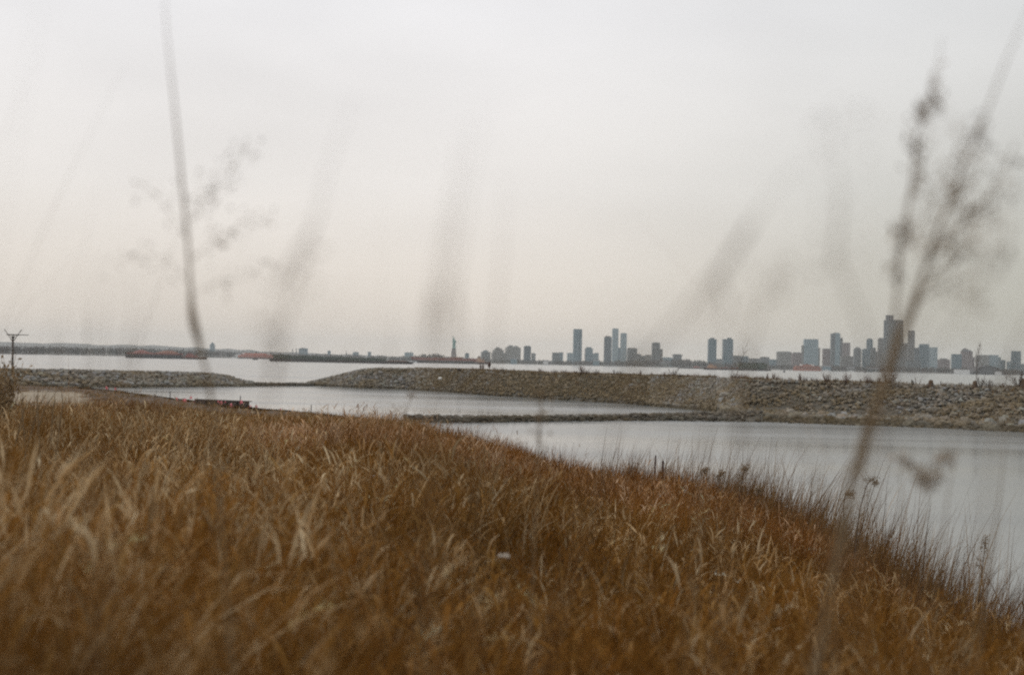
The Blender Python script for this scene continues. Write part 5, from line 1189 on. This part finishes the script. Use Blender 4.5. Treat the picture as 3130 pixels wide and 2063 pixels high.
# leaning reed fringe of the embankment beside the water (part of the uncountable grass)
def fringe():
    out = []
    def add(x, y, h, ln, az, w, cu, c):
        Vb, Fb, _ = blades(np.stack([x, y, np.maximum(ground_z(x, y), -.2) - .05], -1), h, az, ln, cu, w, RNG.normal(0, .5, len(x)), 5); out.append((Vb, Fb, np.repeat(c, 12, 0)))
    cols = [(.17, .092, .038), (.23, .13, .052), (.11, .06, .027), (.30, .20, .10)]
    edge = lambda y: np.interp(y, [p[1] for p in SHORE[:9]], [p[0] for p in SHORE[:9]])
    for nc, y0, y1, per, wk in ((260, 8, 22, 36, .7), (560, 18, 54, 32, 1.25)):
        cy = y0 + (y1 - y0) * RNG.random(nc); cx = edge(cy) - 2.4 * RNG.random(nc) ** 1.2 + .35; hc = .42 + 1.35 * RNG.random(nc) ** 1.5; ca = RNG.normal(.05, .5, nc); cl = .05 + .3 * RNG.random(nc)
        ci = np.repeat(np.arange(nc), per); k = len(ci); R = .10 + .28 * RNG.random(nc)
        x = cx[ci] + RNG.normal(0, 1, k) * R[ci] * .6; y = cy[ci] + RNG.normal(0, 1, k) * R[ci] * .6
        h = (.6 + .75 * RNG.random(k) ** 1.3) * hc[ci]; ln = cl[ci] + np.abs(RNG.normal(0, .16, k)); az = ca[ci] + RNG.normal(0, .8, k)
        add(x, y, h, ln, az, (.007 + .009 * RNG.random(k)) * wk, .05 + .9 * RNG.random(k) ** 2, palette(k, cols, [4, 3, 3, 1]))
    # single long reeds
    k = 1000; y = 8 + 46 * RNG.random(k) ** 1.2; x = edge(y) - 2.0 * RNG.random(k) + .3
    add(x, y, 1.3 + 1.7 * RNG.random(k) ** 1.3, .04 + .5 * RNG.random(k) ** 1.8, RNG.normal(0, .9, k), (.010 + .012 * RNG.random(k)) * np.interp(y, [8, 30], [.75, 1.4]), .05 + 1.5 * RNG.random(k) ** 3, palette(k, cols, [4, 3, 3, 1]))
    # the tallest, thin and leaning, nearest the camera
    k = 150; y = 9 + 15 * RNG.random(k); x = edge(y) - 2.6 * RNG.random(k) + .4
    add(x, y, 1.7 + 1.5 * RNG.random(k) ** 1.2, .05 + .26 * RNG.random(k), RNG.normal(0, .7, k), .006 + .007 * RNG.random(k), .05 + .5 * RNG.random(k) ** 2, palette(k, cols, [4, 3, 3, 1]))
    return join(out)
V, F, C = fringe()
tag(np_obj('reed_fringe', V, F, MT['grass'], C), kind='stuff')

# ------------------------------------------------------------------ air, sky, light
def haze():
    m, nt, out = new_mat('haze_air'); pv = nt.nodes.new('ShaderNodeVolumePrincipled')
    pv.inputs['Color'].default_value = (.945, .97, .97, 1); pv.inputs['Density'].default_value = HAZE; pv.inputs['Anisotropy'].default_value = 0.0
    nt.links.new(pv.outputs[0], out.inputs['Volume'])
    b = MB(); b.box(-16000, 16000, -600, 16500, -5, 225); o = b.build('haze', m); tag(o, kind='stuff')
HAZE = 0.64e-4
haze()

SUN_EL, SUN_AZ = math.radians(38), math.radians(-62)          # azimuth from +Y towards +X: the bright side of the cloud is to the left
wd = bpy.data.worlds.new('World'); SC.world = wd; wd.use_nodes = True
nt = wd.node_tree; nt.nodes.clear(); N, L = nt.nodes.new, nt.links.new
out = N('ShaderNodeOutputWorld'); bg = N('ShaderNodeBackground'); bg.inputs['Strength'].default_value = .1; L(bg.outputs[0], out.inputs[0])
sky = N('ShaderNodeTexSky'); sky.sky_type = 'NISHITA'; sky.sun_disc = False; sky.sun_elevation = SUN_EL; sky.sun_rotation = SUN_AZ; sky.dust_density = 4
tc = N('ShaderNodeTexCoord'); sp = N('ShaderNodeSeparateXYZ'); L(tc.outputs['Generated'], sp.inputs[0])
def ramp(sock, stops, interp='EASE'):
    r = N('ShaderNodeValToRGB'); r.color_ramp.interpolation = interp; e = r.color_ramp.elements
    while len(e) < len(stops): e.new(.5)
    for k, (p, c) in enumerate(stops): e[k].position = p; e[k].color = (c[0], c[1], c[2], 1)
    L(sock, r.inputs[0]); return r.outputs[0]
el = ramp(sp.outputs[2], [(0, (.87, .755, .635)), (.05, (.87, .79, .70)), (.12, (.90, .86, .82)), (.24, (.88, .87, .88)), (1, (.90, .90, .93))], 'LINEAR')
# stratus: long soft streaks and a thicker bank low on the right
mp = N('ShaderNodeMapping'); mp.inputs['Scale'].default_value = (2.2, 2.2, 6); L(tc.outputs['Generated'], mp.inputs[0])
no = N('ShaderNodeTexNoise'); no.inputs['Scale'].default_value = 2.1; no.inputs['Detail'].default_value = 5; no.inputs['Roughness'].default_value = .45; L(mp.outputs[0], no.inputs[0])
st = N('ShaderNodeMapRange'); st.inputs['From Min'].default_value = .3; st.inputs['From Max'].default_value = .7; st.inputs['To Min'].default_value = .93; st.inputs['To Max'].default_value = 1.04; L(no.outputs['Fac'], st.inputs['Value'])
bx = N('ShaderNodeMapRange'); bx.interpolation_type = 'SMOOTHSTEP'; bx.inputs['From Min'].default_value = -.06; bx.inputs['From Max'].default_value = .42; bx.inputs['To Min'].default_value = 0; bx.inputs['To Max'].default_value = 1; L(sp.outputs[0], bx.inputs['Value'])
bz = N('ShaderNodeMapRange'); bz.interpolation_type = 'SMOOTHSTEP'; bz.inputs['From Min'].default_value = .0; bz.inputs['From Max'].default_value = .24; bz.inputs['To Min'].default_value = 1; bz.inputs['To Max'].default_value = .36; L(sp.outputs[2], bz.inputs['Value'])
bk = N('ShaderNodeMath'); bk.operation = 'MULTIPLY'; L(bx.outputs[0], bk.inputs[0]); L(bz.outputs[0], bk.inputs[1])
def mixc(a, b, fac, mode='MIX'):
    m = N('ShaderNodeMix'); m.data_type = 'RGBA'; m.blend_type = mode
    for k, s in ((0, fac), (6, a), (7, b)):
        if hasattr(s, 'is_linked'): L(s, m.inputs[k])
        elif isinstance(s, (int, float)): m.inputs[k].default_value = s
        else: m.inputs[k].default_value = rgb(s)
    return m.outputs[2]
c = mixc(el, (.53, .575, .545), bk.outputs[0], 'MULTIPLY')
c = mixc(c, st.outputs[0], 1.0, 'MULTIPLY')
c = mixc(c, (10, 10, 10), 1.0, 'MULTIPLY')                     # cloud deck radiance in the sky texture's units
hs = N('ShaderNodeHueSaturation'); hs.inputs['Saturation'].default_value = .35; L(sky.outputs[0], hs.inputs['Color'])
L(mixc(c, hs.outputs[0], .06), bg.inputs['Color'])
sd = bpy.data.lights.new('sun', 'SUN'); sd.energy = .7; sd.angle = math.radians(22); sd.color = (1, .95, .88)
so = bpy.data.objects.new('sun', sd); COL.objects.link(so)
dv = Vector((sin(SUN_AZ) * cos(SUN_EL), cos(SUN_AZ) * cos(SUN_EL), sin(SUN_EL)))
so.rotation_euler = dv.to_track_quat('Z', 'Y').to_euler()

# ------------------------------------------------------------------ film
SC.render.engine = 'CYCLES'
SC.view_settings.view_transform = 'Standard'; SC.view_settings.look = 'None'; SC.view_settings.exposure = 0; SC.view_settings.gamma = 1
cy = SC.cycles
cy.max_bounces = 6; cy.diffuse_bounces = 3; cy.glossy_bounces = 3; cy.transmission_bounces = 4; cy.transparent_max_bounces = 6; cy.volume_bounces = 1
cy.use_denoising = False; cy.caustics_reflective = False; cy.caustics_refractive = False; cy.sample_clamp_indirect = 4
cy.pixel_filter_type = 'BLACKMAN_HARRIS'; cy.filter_width = 2.2
